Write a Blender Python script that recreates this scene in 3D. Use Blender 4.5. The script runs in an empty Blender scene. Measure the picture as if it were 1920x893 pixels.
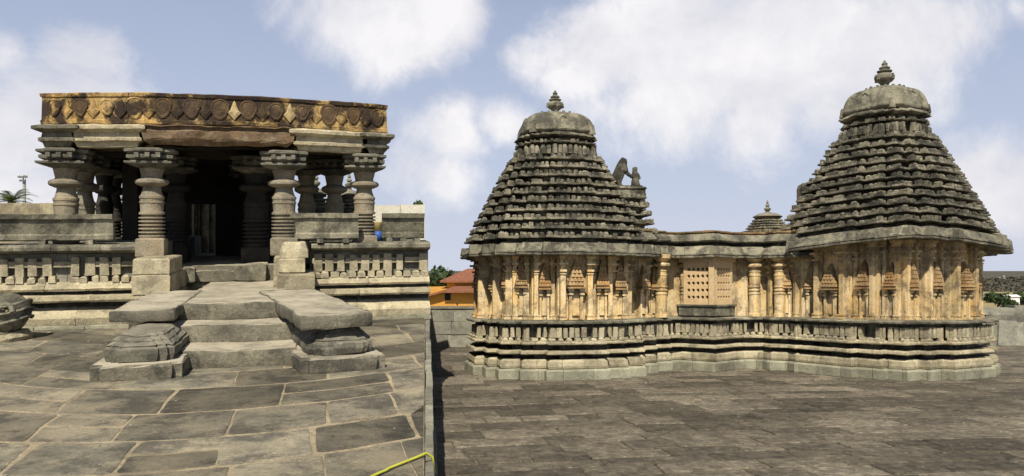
import bpy, math, random
from mathutils import Vector, noise
R = math.radians
random.seed(7)
C = bpy.context.scene.collection
scene = bpy.context.scene
F = 1500.0; HZ = 490.0; EYE = 1.7          # focal length and horizon in pixels of a 1920x893 frame
SL = 0.055; SR = -0.035                    # the left court climbs away gently, the right court falls away gently

def seam(y): return -0.1087 * y if y > 0 else 0.0

# ------------------------------------------------------------------ materials
class NT:
    def __init__(s, mat):
        s.m = mat; s.t = mat.node_tree; s.n = s.t.nodes; s.l = s.t.links
    def new(s, typ, **kw):
        n = s.n.new(typ)
        for k, v in kw.items():
            if k.startswith('i_'): n.inputs[k[2:]].default_value = v
            elif k.startswith('n_'): n.inputs[int(k[2:])].default_value = v
            else: setattr(n, k, v)
        return n
    def link(s, a, b): s.l.new(a, b)
    def noise(s, vec, scale, detail=6, rough=0.6, dist=0.0):
        n = s.new('ShaderNodeTexNoise', i_Scale=scale, i_Detail=detail, i_Roughness=rough, i_Distortion=dist)
        s.link(vec, n.inputs['Vector']); return n.outputs['Fac']
    def ramp(s, fac, stops):
        n = s.new('ShaderNodeValToRGB'); e = n.color_ramp.elements
        while len(e) < len(stops): e.new(0.5)
        for i, (p, c) in enumerate(stops):
            e[i].position = p
            e[i].color = (c, c, c, 1) if isinstance(c, (int, float)) else (*c, 1)
        s.link(fac, n.inputs['Fac']); return n.outputs['Color']
    def mix(s, fac, a, b, mode='MIX'):
        n = s.new('ShaderNodeMix', data_type='RGBA', blend_type=mode)
        for sock, v in ((n.inputs[0], fac), (n.inputs[6], a), (n.inputs[7], b)):
            if hasattr(v, 'is_linked'): s.link(v, sock)
            elif isinstance(v, (int, float)): sock.default_value = v
            else: sock.default_value = (*v, 1)
        return n.outputs[2]
    def math(s, op, a, b=0.0, c=0.0, clamp=False):
        n = s.new('ShaderNodeMath', operation=op, use_clamp=clamp)
        for i, v in enumerate((a, b, c)):
            if hasattr(v, 'is_linked'): s.link(v, n.inputs[i])
            else: n.inputs[i].default_value = v
        return n.outputs[0]

def newmat(name):
    m = bpy.data.materials.new(name); m.use_nodes = True
    t = NT(m); t.bsdf = t.n['Principled BSDF']; t.bsdf.inputs['Roughness'].default_value = 0.9
    t.bsdf.inputs['Specular IOR Level'].default_value = 0.25
    return m, t

def stone(name, base, alt, dark, light=None, dark_amt=0.45, streak=0.0, streak_col=None, light_amt=0.3,
          bump=0.5, tone=0.35, dlo=.48, macro=0., scale=1.0, rough=0.9, fine=38.0, lit_top_col=None):
    """weathered stone: two body tones, dark lichen patches, pale scuffs, rain streaks, pits"""
    m, t = newmat(name)
    g = t.new('ShaderNodeNewGeometry'); pos = g.outputs['Position']
    mp = t.new('ShaderNodeMapping'); t.link(pos, mp.inputs['Vector'])
    v = mp.outputs['Vector']
    body = t.mix(t.ramp(t.noise(v, 1.7 * scale, 5, .65), [(.36, 0.), (.64, 1.)]), base, alt)
    if light:
        body = t.mix(t.math('MULTIPLY', t.ramp(t.noise(v, 4.5 * scale, 8, .72), [(.5, 0.), (.66, 1.)]), light_amt), body, light)
    if streak > 0:
        sv = t.new('ShaderNodeMapping'); sv.inputs['Scale'].default_value = (7.5, 7.5, .55); t.link(pos, sv.inputs['Vector'])
        sf = t.ramp(t.noise(sv.outputs['Vector'], 1.25, 6, .7, .35), [(.42, 0.), (.62, 1.)])
        body = t.mix(t.math('MULTIPLY', sf, streak), body, streak_col)
        sv2 = t.new('ShaderNodeMapping'); sv2.inputs['Scale'].default_value = (9., 9., .8); sv2.inputs['Location'].default_value = (3, 7, 1)
        t.link(pos, sv2.inputs['Vector'])
        sf2 = t.ramp(t.noise(sv2.outputs['Vector'], 1.1, 6, .7, .3), [(.55, 0.), (.68, 1.)])
        body = t.mix(t.math('MULTIPLY', sf2, streak * .7), body, dark)
    n1 = t.noise(v, 2.6 * scale, 9, .74, .3)
    body = t.mix(t.math('MULTIPLY', t.ramp(n1, [(dlo, 0.), (dlo + .11, 1.)]), dark_amt), body, dark)
    if macro:
        mc = t.ramp(t.noise(v, .45, 5, .6, .4), [(.3, 1 - macro), (.7, 1 + macro)]); body = t.mix(1.0, body, mc, 'MULTIPLY')
    # speckle of fine grain and lichen
    sp = t.noise(v, fine, 5, .75)
    body = t.mix(.75, body, t.ramp(sp, [(.30, .6), (.5, 1.0), (.72, 1.35)]), 'MULTIPLY')
    at = t.new('ShaderNodeAttribute', attribute_name='tone')
    tn = t.math('MULTIPLY_ADD', at.outputs['Fac'], tone, 1 - tone * .5)
    cc = t.new('ShaderNodeCombineColor'); [t.link(tn, cc.inputs[i]) for i in range(3)]
    body = t.mix(1.0, body, cc.outputs['Color'], 'MULTIPLY')
    if lit_top_col:  # upward faces painted paler: light from above put into the colour
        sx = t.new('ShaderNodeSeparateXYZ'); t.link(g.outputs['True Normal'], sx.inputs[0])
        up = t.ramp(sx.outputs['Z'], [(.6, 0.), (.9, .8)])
        body = t.mix(t.math('MULTIPLY', up, t.ramp(t.noise(v, 2.2, 6, .7), [(.35, .3), (.6, 1.)])), body, lit_top_col)
    t.link(body, t.bsdf.inputs['Base Color'])
    t.bsdf.inputs['Roughness'].default_value = rough
    b1 = t.noise(v, 14 * scale, 9, .75); b2 = t.noise(v, 60, 4, .7)
    vo = t.new('ShaderNodeTexVoronoi', i_Scale=32.0); t.link(v, vo.inputs['Vector'])
    hh = t.math('ADD', t.math('MULTIPLY', b1, 1.0), t.math('MULTIPLY', b2, .35))
    hh = t.math('ADD', hh, t.math('MULTIPLY', vo.outputs['Distance'], .25))
    bp = t.new('ShaderNodeBump', i_Strength=bump, i_Distance=.03); t.link(hh, bp.inputs['Height'])
    t.link(bp.outputs['Normal'], t.bsdf.inputs['Normal'])
    return m

def plain(name, col, rough=.8, var=.25, scale=8., bump=.15, metal=0.):
    m, t = newmat(name)
    g = t.new('ShaderNodeNewGeometry')
    n = t.noise(g.outputs['Position'], scale, 6, .65)
    c = t.mix(1.0, col, t.ramp(n, [(.3, 1 - var), (.7, 1 + var)]), 'MULTIPLY')
    t.link(c, t.bsdf.inputs['Base Color']); t.bsdf.inputs['Roughness'].default_value = rough
    t.bsdf.inputs['Metallic'].default_value = metal
    b = t.new('ShaderNodeBump', i_Strength=bump, i_Distance=.02); t.link(n, b.inputs['Height']); t.link(b.outputs['Normal'], t.bsdf.inputs['Normal'])
    return m

M = {}
M['grey'] = stone('grey soapstone', (.19, .18, .13), (.29, .265, .185), (.045, .042, .035), (.48, .43, .32), .75, dlo=.46, tone=.55, light_amt=.45, streak=.35, streak_col=(.10, .095, .07))
M['tower'] = stone('tower soapstone', (.15, .14, .103), (.27, .243, .17), (.03, .03, .025), (.50, .45, .33), .8, dlo=.455, tone=.8, light_amt=.35, streak=.3, streak_col=(.09, .08, .06))
M['plinth'] = stone('pale plinth stone', (.37, .33, .225), (.46, .40, .26), (.08, .07, .05), (.64, .56, .39), .5, tone=.45, light_amt=.5, streak=.2, streak_col=(.25, .19, .10))
M['base'] = stone('greenish footing stone', (.24, .235, .17), (.33, .315, .225), (.11, .105, .08), (.46, .43, .32), .4, tone=.4, light_amt=.35)
M['gold'] = stone('ochre washed wall', (.62, .37, .11), (.66, .50, .24), (.13, .10, .065), (.84, .72, .49), .7, dlo=.475, streak=.9, streak_col=(.72, .58, .36), tone=.3, light_amt=.55, bump=.35, scale=1.1)
M['rust'] = stone('ochre stained carving', (.40, .21, .075), (.46, .33, .16), (.10, .075, .05), (.62, .48, .28), .5, streak=.3, streak_col=(.35, .27, .15), tone=.4, light_amt=.35, bump=.5, scale=1.5)
M['sand'] = stone('sandy lattice stone', (.66, .46, .24), (.70, .52, .29), (.33, .22, .12), (.66, .54, .37), .25, tone=.15, light_amt=.3, bump=.25)
M['parapet'] = stone('blackened ochre parapet', (.54, .34, .10), (.48, .34, .15), (.045, .030, .020), (.58, .46, .28), 1.0, streak=.5, streak_col=(.13, .08, .045), tone=.2, light_amt=.35, bump=.6, scale=.8, dlo=.455)
M['soot'] = stone('sooty roundel stone', (.06, .042, .03), (.15, .09, .04), (.03, .024, .018), (.36, .27, .15), .6, tone=.3, light_amt=.3)
M['motif'] = stone('pale motif stone', (.48, .37, .2), (.56, .40, .17), (.10, .08, .05), (.66, .58, .44), .5, tone=.3, light_amt=.5)
M['brown'] = stone('brown lintel stone', (.17, .115, .07), (.24, .16, .085), (.05, .04, .03), (.46, .40, .30), .5, tone=.2, light_amt=.35)
M['pillar'] = stone('turned pillar stone', (.235, .215, .16), (.30, .26, .18), (.07, .065, .055), (.44, .40, .30), .45, tone=.3, light_amt=.4, streak=.3, streak_col=(.28, .17, .08))
M['step'] = stone('worn lit-top step stone', (.115, .107, .08), (.20, .18, .13), (.055, .052, .043), (.46, .42, .31), .75, tone=.2, light_amt=.4, bump=.6, scale=.8, lit_top_col=(.54, .48, .36))  # tread light painted in as a pale top colour, beside real wear
M['dark'] = stone('black weathered and shaded carving', (.10, .096, .078), (.17, .16, .12), (.035, .034, .03), (.40, .37, .29), .6, tone=.25, light_amt=.5, lit_top_col=(.30, .27, .20))  # blackened capitals; also paints the shade of recess bands, with lit tops
M['slabL'] = stone('large flagstone', (.12, .112, .086), (.25, .215, .148), (.045, .042, .036), (.42, .36, .24), .7, dlo=.475, macro=.3, tone=.85, light_amt=.25, bump=.3, scale=.75, rough=.8)
M['mortar'] = stone('sandy mortar', (.30, .245, .16), (.42, .345, .225), (.13, .11, .08), (.6, .5, .34), .6, tone=0, bump=.6)
M['slabR'] = stone('small flagstone', (.115, .098, .072), (.175, .148, .108), (.045, .04, .032), (.42, .37, .27), .6, macro=.25, tone=.85, light_amt=.4, fine=30., dlo=.485, bump=.6, scale=2.6, rough=.85)
M['mortarR'] = stone('earthy joint', (.06, .05, .036), (.20, .17, .12), (.03, .027, .02), (.42, .36, .26), .5, tone=0, bump=.6)
M['soil'] = stone('dry soil', (.20, .155, .095), (.27, .22, .13), (.10, .095, .05), (.33, .28, .18), .5, tone=0, scale=.1, fine=8.)
M['wall'] = stone('boundary wall stone', (.20, .195, .155), (.29, .275, .21), (.09, .085, .07), (.42, .40, .33), .45, tone=.6, light_amt=.35)
M['wallwhite'] = stone('limewashed wall', (.72, .69, .58), (.66, .62, .50), (.45, .42, .33), (.8, .78, .7), .3, tone=.1)
M['inner'] = stone('shade-dark inner stone', (.035, .032, .027), (.05, .045, .036), (.025, .022, .02), (.11, .10, .08), .4, tone=.3)  # interior shade of the porch put into a near-black stone colour
M['leafdark'] = plain('dark foliage', (.045, .07, .025), .6, .5, 3.)
M['leafmid'] = plain('mid foliage', (.075, .105, .03), .6, .5, 3.)
M['leafpalm'] = plain('palm frond', (.10, .14, .035), .5, .3, 3.)
M['bark'] = plain('bark', (.12, .09, .06), .9, .3, 12.)
M['ochre'] = plain('ochre painted plaster', (.60, .30, .06), .85, .12, 2.)
M['tile'] = plain('terracotta tile', (.30, .125, .07), .8, .35, 6.)
M['black'] = plain('dark opening', (.02, .018, .016), .7, .1)
M['hose'] = plain('yellow hose plastic', (.50, .50, .06), .5, .08, 6., .02)
M['blue'] = plain('blue plastic', (.03, .09, .30), .5, .15, 6.)
M['yellowp'] = plain('faded yellow plastic', (.55, .45, .18), .5, .2, 6.)
M['concrete'] = plain('pole concrete', (.42, .41, .38), .85, .15, 6.)
M['metal'] = plain('dull steel', (.25, .25, .25), .5, .1, 6., .05, .8)
M['white'] = plain('white plaster', (.78, .76, .72), .8, .06, 3.)
M['scrub'] = plain('hill scrub', (.085, .078, .055), .95, .75, .12, .2)
M['field'] = plain('dry field', (.30, .24, .12), .95, .3, .05, .2)
def tiled(mat):
    t = NT(mat); b = mat.node_tree.nodes['Principled BSDF']
    g = t.new('ShaderNodeNewGeometry'); w = t.new('ShaderNodeTexWave', i_Scale=3.2, bands_direction='X'); t.link(g.outputs['Position'], w.inputs['Vector'])
    bp = t.new('ShaderNodeBump', i_Strength=.8, i_Distance=.05); t.link(w.outputs['Fac'], bp.inputs['Height']); t.link(bp.outputs['Normal'], b.inputs['Normal'])
tiled(M['tile'])

# ------------------------------------------------------------------ mesh helpers
class MB:
    """collects vertices in flat court coordinates (x, y, height above the paving)"""
    def __init__(s): s.v = []; s.f = []; s.t = []
    def face(s, idx, tone): s.f.append(tuple(idx)); s.t.append(tone)
    def hull(s, pts, faces, tone=None):
        o = len(s.v); s.v += [tuple(p) for p in pts]
        tone = random.random() if tone is None else tone
        for f in faces: s.face([o + i for i in f], tone)
    def box(s, c, size, rot=0., taper=1., jit=.0, tone=None, tilt=(0, 0)):
        """c = centre of the bottom face"""
        w, d, h = size; cr, sr = math.cos(rot), math.sin(rot); pts = []
        for z, k in ((0, 1.), (h, taper)):
            for a, b in ((-1, -1), (1, -1), (1, 1), (-1, 1)):
                px, py = a * w / 2 * k, b * d / 2 * k
                px += tilt[0] * z; py += tilt[1] * z
                pts.append((c[0] + px * cr - py * sr + random.uniform(-jit, jit), c[1] + px * sr + py * cr + random.uniform(-jit, jit), c[2] + z + random.uniform(-jit, jit)))
        s.hull(pts, [(0, 3, 2, 1), (4, 5, 6, 7), (0, 1, 5, 4), (1, 2, 6, 5), (2, 3, 7, 6), (3, 0, 4, 7)], tone)
    def lathe(s, c, prof, n=24, tone=None, flat=0):
        """prof = (radius, height)"""
        o = len(s.v); tone = random.random() if tone is None else tone
        for r, h in prof:
            for k in range(n):
                a = 2 * math.pi * k / n
                s.v.append((c[0] + r * math.cos(a), c[1] + r * math.sin(a), c[2] + h))
        for j in range(len(prof) - 1):
            for k in range(n):
                k2 = (k + 1) % n
                s.face((o + j * n + k, o + j * n + k2, o + (j + 1) * n + k2, o + (j + 1) * n + k), tone)
        s.face([o + k for k in range(n)][::-1], tone); s.face([o + (len(prof) - 1) * n + k for k in range(n)], tone)
    def tube(s, pts, rad, n=8, tone=.5):
        o = len(s.v); m = len(pts); P = [Vector(p) for p in pts]
        for i, p in enumerate(P):
            d = (P[min(i + 1, m - 1)] - P[max(i - 1, 0)]).normalized()
            a = d.cross(Vector((0, 0, 1)));
            if a.length < .05: a = d.cross(Vector((1, 0, 0)))
            a.normalize(); b = a.cross(d)
            r = rad[i] if isinstance(rad, (list, tuple)) else rad
            for k in range(n):
                q = p + (a * math.cos(2 * math.pi * k / n) + b * math.sin(2 * math.pi * k / n)) * r
                s.v.append(tuple(q))
        for i in range(m - 1):
            for k in range(n):
                k2 = (k + 1) % n
                s.face((o + i * n + k, o + (i + 1) * n + k, o + (i + 1) * n + k2, o + i * n + k2), tone)
        s.face([o + k for k in range(n)], tone); s.face([o + (m - 1) * n + k for k in range(n)][::-1], tone)
    def sweep(s, chain, prof, closed=True, cap=True, stone_len=.6, rough=.006, groove=.014, seed=None):
        rnd = random.Random(seed if seed is not None else random.random())
        N = len(chain); mit = mitres(chain, closed)
        samp = []                                            # (x, y, mitre x, mitre y, extra, tone)
        segs = N if closed else N - 1
        tone = rnd.random(); left = rnd.uniform(.3, 1) * stone_len
        for i in range(segs):
            a, b = chain[i], chain[(i + 1) % N]; ma, mb = mit[i], mit[(i + 1) % N]
            L = math.dist(a, b); cur = 0.; ts = [(0., 0., tone)]
            step = .14
            while cur < L:
                nxt = min(step, left)
                cur += nxt; left -= nxt
                if cur >= L - .03: break
                if left <= 1e-6:
                    tn = rnd.random()
                    if L > .12:
                        ts += [((cur - .007) / L, 0., tone), (cur / L, -groove, tone), ((cur + .007) / L, 0., tn)]
                    tone = tn; left = rnd.uniform(.5, 1.3) * stone_len
                else: ts.append((cur / L, 0., tone))
            if left <= 0: left = stone_len * .5
            for tt, e, tn in ts:
                samp.append((a[0] + (b[0] - a[0]) * tt, a[1] + (b[1] - a[1]) * tt, ma[0] + (mb[0] - ma[0]) * tt, ma[1] + (mb[1] - ma[1]) * tt, e, tn))
        if not closed:
            a = chain[-1]; samp.append((a[0], a[1], mit[-1][0], mit[-1][1], 0., tone))
        n = len(samp); o = len(s.v); m = len(prof)
        for x, y, mx, my, e, tn in samp:
            jl = rnd.uniform(-1, 1) * rough
            for (d, h) in prof:
                w = noise.noise(Vector((x * 3.1, y * 3.1, h * 5))) * rough * 1.6
                dd = d + e + w + jl * .5
                s.v.append((x + mx * dd, y + my * dd, h + rnd.uniform(-1, 1) * rough * .7))
        rng = n if closed else n - 1
        for i in range(rng):
            k = (i + 1) % n
            for j in range(m - 1):
                s.face((o + i * m + j, o + k * m + j, o + k * m + j + 1, o + i * m + j + 1), samp[i][5])
        if cap and closed: s.face([o + i * m + m - 1 for i in range(n)], rnd.random())
        if cap and not closed:
            s.face([o + j for j in range(m)][::-1], samp[0][5]); s.face([o + (n - 1) * m + j for j in range(m)], samp[-1][5])
    def build(s, name, mat, parent=None, slope=0., smooth=False, wob=0., label=None, sag=False):
        me = bpy.data.meshes.new(name)
        off = parent_loc(parent)
        vs = []
        for x, y, z in s.v:
            if sag: z += (.07 - .075 * min(4, math.hypot(x - 7.35, y - 14.6))) * max(0., 1 - (z - 2.5) / 2.4)
            if wob:
                q = noise.noise_vector(Vector((x, y, z)) * 4.0) * wob + noise.noise_vector(Vector((x, y, z)) * 13.0) * wob * .5
                x += q.x; y += q.y; z += q.z
            vs.append((x - off[0], y - off[1], z + slope * max(y, 0) - off[2]))
        me.from_pydata(vs, [], s.f); me.update()
        at = me.attributes.new('tone', 'FLOAT', 'FACE')
        at.data.foreach_set('value', s.t)
        if smooth: me.polygons.foreach_set('use_smooth', [True] * len(me.polygons))
        me.materials.append(mat)
        o = bpy.data.objects.new(name, me); C.objects.link(o)
        if parent is not None: o.parent = parent
        if label: o['label'] = label
        return o

def parent_loc(p):
    x = [0, 0, 0]
    while p is not None:
        x = [x[i] + p.location[i] for i in range(3)]; p = p.parent
    return x

def mitres(chain, closed):
    N = len(chain); out = []
    for i in range(N):
        def nrm(a, b):
            dx, dy = b[0] - a[0], b[1] - a[1]; L = math.hypot(dx, dy) or 1; return (dy / L, -dx / L)
        prv = nrm(chain[i - 1], chain[i]) if (closed or i > 0) else None
        nx = nrm(chain[i], chain[(i + 1) % N]) if (closed or i < N - 1) else None
        if prv is None: prv = nx
        if nx is None: nx = prv
        bx, by = prv[0] + nx[0], prv[1] + nx[1]
        k = 1 + prv[0] * nx[0] + prv[1] * nx[1]
        k = max(k, .35)
        out.append((bx / k, by / k))
    return out

def offset(chain, d, closed=True):
    return [(p[0] + m[0] * d, p[1] + m[1] * d) for p, m in zip(chain, mitres(chain, closed))]

def tag(o, label=None, cat=None, group=None, kind=None):
    if label: o['label'] = label
    if cat: o['category'] = cat
    if group: o['group'] = group
    if kind: o['kind'] = kind
    return o

def thing(name, label, cat, loc, group=None):
    o = bpy.data.objects.new(name, None); C.objects.link(o); o.location = loc; o.empty_display_size = .3
    return tag(o, label, cat, group)

def blocks(mb, chain, out, h0, h1, w=.09, gap=.02, depth=.08, jit=.004, skip=0., closed=True, peak=.0, facing=None, hvar=.12, wvar=.25):
    """a row of small separate stones along an outline"""
    ch = offset(chain, out, closed); N = len(ch)
    for i in range(N if closed else N - 1):
        a, b = ch[i], ch[(i + 1) % N]; L = math.dist(a, b)
        if L < w * .6: continue
        rot = math.atan2(b[1] - a[1], b[0] - a[0]); nx, ny = math.sin(rot), -math.cos(rot)
        n = max(1, round(L / (w + gap))); p = L / n
        for k in range(n):
            if random.random() < skip: continue
            wrk = random.random()
            t = (k + .5) / n + random.uniform(-.1, .1) / n
            ww = (p - gap) * random.uniform(1 - wvar, 1.05); dd = depth * random.uniform(.8, 1.15)
            cx = a[0] + (b[0] - a[0]) * t - nx * dd / 2; cy = a[1] + (b[1] - a[1]) * t - ny * dd / 2
            hh = (h1 - h0) * random.uniform(1 - hvar, 1 + hvar * .3) * (.45 if wrk < .07 and hvar > .15 else 1.); tn = random.random()
            if hvar > .15: dd *= random.uniform(.75, 1.3)
            if peak and random.random() < .75:
                mb.box((cx, cy, h0), (ww, dd, hh * (1 - peak)), rot, 1., jit, tn)
                mb.box((cx, cy, h0 + hh * (1 - peak)), (ww * .98, dd * .98, hh * peak), rot, .5, jit, tn)
            else:
                mb.box((cx, cy, h0), (ww, dd, hh), rot, random.uniform(.86, 1.), jit, tn)

# ================================================================== LEFT COURT: PILLARED PORCH
TL = R(14); OX, OY = -4.88, 13.2
LU = (math.cos(TL), math.sin(TL)); LV = (-math.sin(TL), math.cos(TL))
def lw(u, v): return (OX + u * LU[0] + v * LV[0], OY + u * LU[1] + v * LV[1])
def pu(px, v):
    """sideways position on the line v = const where it is seen at column px (used for measuring the photograph)"""
    k = (px - 960) / F
    return (k * (OY + v * LV[1]) - OX - v * LV[0]) / (LU[0] - k * LU[1])
def ph(py, x, y, hz=407.5): return EYE - (py - hz) * y / F
def lh(py, px, v):
    x, y = lw(pu(px, v), v); return ph(py, x, y)

hall = thing('temple_porch', 'open pillared stone porch with blackened ochre parapet, carved plinth and broad front steps', 'temple porch', (OX, OY, OY * SL))
def rect(u0, v0, u1, v1): return [lw(u0, v0), lw(u1, v0), lw(u1, v1), lw(u0, v1)]
def lbox(mb, u0, u1, v0, v1, h0, h1, jit=.004, tone=None, rough=.006, bev=.018, sl=2.0):
    """squared block with softened edges"""
    mb.sweep(rect(u0, v0, u1, v1), [(-bev, h0), (0, h0 + bev), (0, h1 - bev), (-bev, h1)], True, True, sl, rough, .01)

# plan of the plinth: straight wings, opening for the stairs between the flank blocks
uL, uR = pu(-60, -.9), pu(795, .35)
FL0, FL1 = pu(247, -1.5), pu(318, -1.5); FR0, FR1 = pu(503, -1.5), pu(590, -1.3)
wingsL = [lw(uL, -.35), lw(FL0 + .05, -.35)]
wingsR = [lw(FR1 - .05, -.25), lw(uR, -.25)]
bands = [  # (profile, material, kind)
    ([(.30, -.02), (.30, .05), (.26, .055)], 'base'),
    ([(.20, .05), (.22, .16), (.20, .19), (.02, .31), (-.2, .31)], 'plinth'),
    ([(.0, .30), (-.08, .41), (.0, .40)], 'dark'),  # recess bands: shade between the mouldings put into a dark stone colour
    ([(-.05, .395), (.18, .40), (.20, .43), (.19, .49), (.10, .505), (-.1, .505)], 'plinth'),
    ([(-.06, .50), (-.06, .56)], 'dark'),
    ([(-.05, .56), (.10, .565), (.12, .60), (.09, .625), (.07, .66), (.03, .70), (-.1, .70)], 'plinth'),
    ([(-.08, .69), (-.08, 1.16)], 'dark'),
    ([(-.1, 1.12), (.16, 1.165), (.20, 1.19), (.20, 1.24), (.16, 1.275), (-.1, 1.29), (-.5, 1.29)], 'grey'),
]
for side, ch in (('left', wingsL), ('right', wingsR)):
    for prof, mt in bands:
        mb = MB(); mb.sweep(ch, prof, False, False, .95, .007, .014)
        if mt == 'grey': pass
        mb.build({'base': 'footing', 'plinth': 'moulding', 'dark': 'recess', 'grey': 'ledge'}[mt], M['dark' if mt == 'dark' else mt], hall, SL)
    mb = MB()
    blocks(mb, ch, .04, .80, 1.08, .15, .05, .13, .006, .22, False, 0, hvar=.06)
    blocks(mb, ch, .02, .93, 1.02, .5, .0, .07, .004, 0, False)
    mb.build('frieze', M['plinth'], hall, SL, wob=.006)
    mb = MB(); blocks(mb, ch, .06, .69, .80, .13, .02, .12, .004, .06, False, .3, hvar=.2)
    mb.build('tooth_course', M['plinth'], hall, SL, wob=.003)
# end return of the plinth (right) and core
mb = MB(); mb.sweep(rect(uL, -.3, FL0 + .1, 5.6), [(-.02, 0), (-.02, 1.28)], True, True, .8)
mb.sweep(rect(FR1 - .1, -.2, uR, 5.6), [(-.02, 0), (-.02, 1.28)], True, True, .8)
mb.build('platform_core', M['wall'], hall, SL)
mb = MB(); mb.sweep(rect(FL0 + .1, .35, FR1 - .1, 5.8), [(0, 0), (0, .88)], True, True, .9, .008)
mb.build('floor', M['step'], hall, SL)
# sloping seat-back slabs
def seatback(px0, px1, v, py_top, name='seat_back'):
    u0, u1 = pu(px0, v), pu(px1, v); pc = (max(px0, 60) + min(px1, 760)) / 2
    x, y = lw(pu(pc, v), v); ht = ph(py_top, x, y); h0 = 1.335
    m = MB(); ch = [lw(u0, v), lw(u1, v)]
    hh = ht - h0
    m.sweep(ch, [(-.16, h0), (.0, h0), (.035, h0 + .02), (.035, h0 + hh * .2), (.0, h0 + hh * .26), (.045, h0 + hh * .78), (.085, h0 + hh * .82), (.095, ht), (-.02, ht), (-.16, h0)], False, True, 3., .006, .0)
    n = max(3, int((u1 - u0) / .55))
    for k in range(n):
        uu = u0 + (u1 - u0) * (k + .5) / n
        m.box((*lw(uu, v + .04), 1.28), (.1, .14, .07), TL, 1., .004)
    return m.build(name, M['grey'], hall, SL, wob=.006)
seatback(-60, 213, -.42, 402)
seatback(527, 672, -.45, 400)
seatback(716, 795, -.2, 400)
# flank blocks beside the landing
mb = MB()
HLAND = .613
lbox(mb, FL0, FL1, -1.5, -.95, HLAND - .05, .86); lbox(mb, FL0 + .01, FL1 - .01, -1.48, -.3, .86, 1.1)
lbox(mb, FL0, FL1 - .015, -.95, .4, HLAND - .05, .86); lbox(mb, FL0 + .02, FL1 - .02, -1.0, .5, .0, HLAND - .055)
mb.build('stair_cheek', M['plinth'], hall, SL, wob=.008)
mb = MB()
lbox(mb, FR0 + .12, FR1, -1.35, -.2, HLAND - .05, .83); lbox(mb, FR0 + .13, FR1 - .15, -1.2, -.1, .835, 1.06)
lbox(mb, FR0 + .05, FR0 + .5, -.95, .5, .6, 1.08)
mb.sweep(rect(FR0 + .14, -1.05, FR1 - .1, .2), [(0, 1.065), (.0, 1.16), (-.045, 1.29), (-.07, 1.31)], True, True, 2.)
lbox(mb, FR0 + .2, FR1, -1.2, .5, .0, HLAND - .055)
mb.build('stair_cheek', M['plinth'], hall, SL, wob=.008)

# landing and steps
def spin(m, u, v, ang):
    c = lw(u, v); ca_, sa_ = math.cos(ang), math.sin(ang)
    m.v = [(c[0] + (x - c[0]) * ca_ - (y - c[1]) * sa_, c[1] + (x - c[0]) * sa_ + (y - c[1]) * ca_, z) for x, y, z in m.v]
def stepblock(name, px0, px1, vf, vb, h0, h1, mat='step', wob=.012, bev=.025, lift=0, rot=0.):
    u0, u1 = pu(px0, vf), pu(px1, vf); m = MB()
    nx = max(2, int((u1 - u0) / .12)); ny = max(2, int((vb - vf) / .12))
    # dense rounded slab so that wear reads
    P = {}
    def dip(a, b):                                   # worn hollow in the tread
        return -.022 * math.sin(math.pi * a) * (1 - abs(b - .35)) + noise.noise(Vector((a * 5 + px0, b * 5, h1 * 9))) * .012
    prof = [(-bev * .4, h0), (0, h0 + bev), (0, (h0 + h1) / 2), (0, h1 - bev), (-bev * .35, h1 - bev * .3), (-bev, h1)]
    ch = rect(u0, vf, u1, vb); m.sweep(ch, prof, True, False, 9., .010, 0)
    o = len(m.v)
    for j in range(ny + 1):
        for i in range(nx + 1):
            a, b = i / nx, j / ny
            e = 1 if 0 < i < nx and 0 < j < ny else 0
            uu = u0 + bev * .6 + (u1 - u0 - 1.2 * bev) * a; vv = vf + bev * .6 + (vb - vf - 1.2 * bev) * b
            m.v.append((*lw(uu, vv), h1 + .002 + (dip(a, b) if e else -.006)))
    for j in range(ny):
        for i in range(nx):
            q = o + j * (nx + 1) + i; m.face((q, q + 1, q + nx + 2, q + nx + 1), .6)
    if rot: spin(m, (u0 + u1) / 2, vf + .3, rot)
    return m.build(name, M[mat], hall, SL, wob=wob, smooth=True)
def vfor(px, py, h):
    """distance v at which a point of height h is seen at (px, py)"""
    y = (EYE - h) * F / (py - 407.5); v = (y - OY) / LV[1]
    for _ in range(20):
        x, yy = lw(pu(px, v), v); v += (y - yy) / LV[1]
    return v
v1 = vfor(440, 690, 0); v2 = vfor(440, 640, .204); v3 = vfor(440, 598, .41)
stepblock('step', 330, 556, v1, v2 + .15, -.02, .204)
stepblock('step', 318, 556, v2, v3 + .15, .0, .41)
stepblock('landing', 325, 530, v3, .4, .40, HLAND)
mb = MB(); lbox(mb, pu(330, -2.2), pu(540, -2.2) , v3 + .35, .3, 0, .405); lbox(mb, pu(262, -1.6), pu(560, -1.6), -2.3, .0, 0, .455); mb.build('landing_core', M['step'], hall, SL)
stepblock('side_slab', 203, 326, vfor(260, 581, .63), -1.35, .485, .625, wob=.016)
stepblock('side_slab', 552, 692, vfor(610, 590, .63), -1.7, .475, .63, wob=.016, rot=R(11))
# threshold : broken stones across the doorway
mb = MB()
lbox(mb, pu(322, .2), pu(366, .2), .1, .7, HLAND, .87); lbox(mb, pu(366, .3), pu(440, .3), .28, .8, HLAND, .80); lbox(mb, pu(440, .3), pu(500, .3), .2, .7, HLAND, .9)
mb.build('threshold', M['step'], hall, SL, wob=.03)
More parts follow.
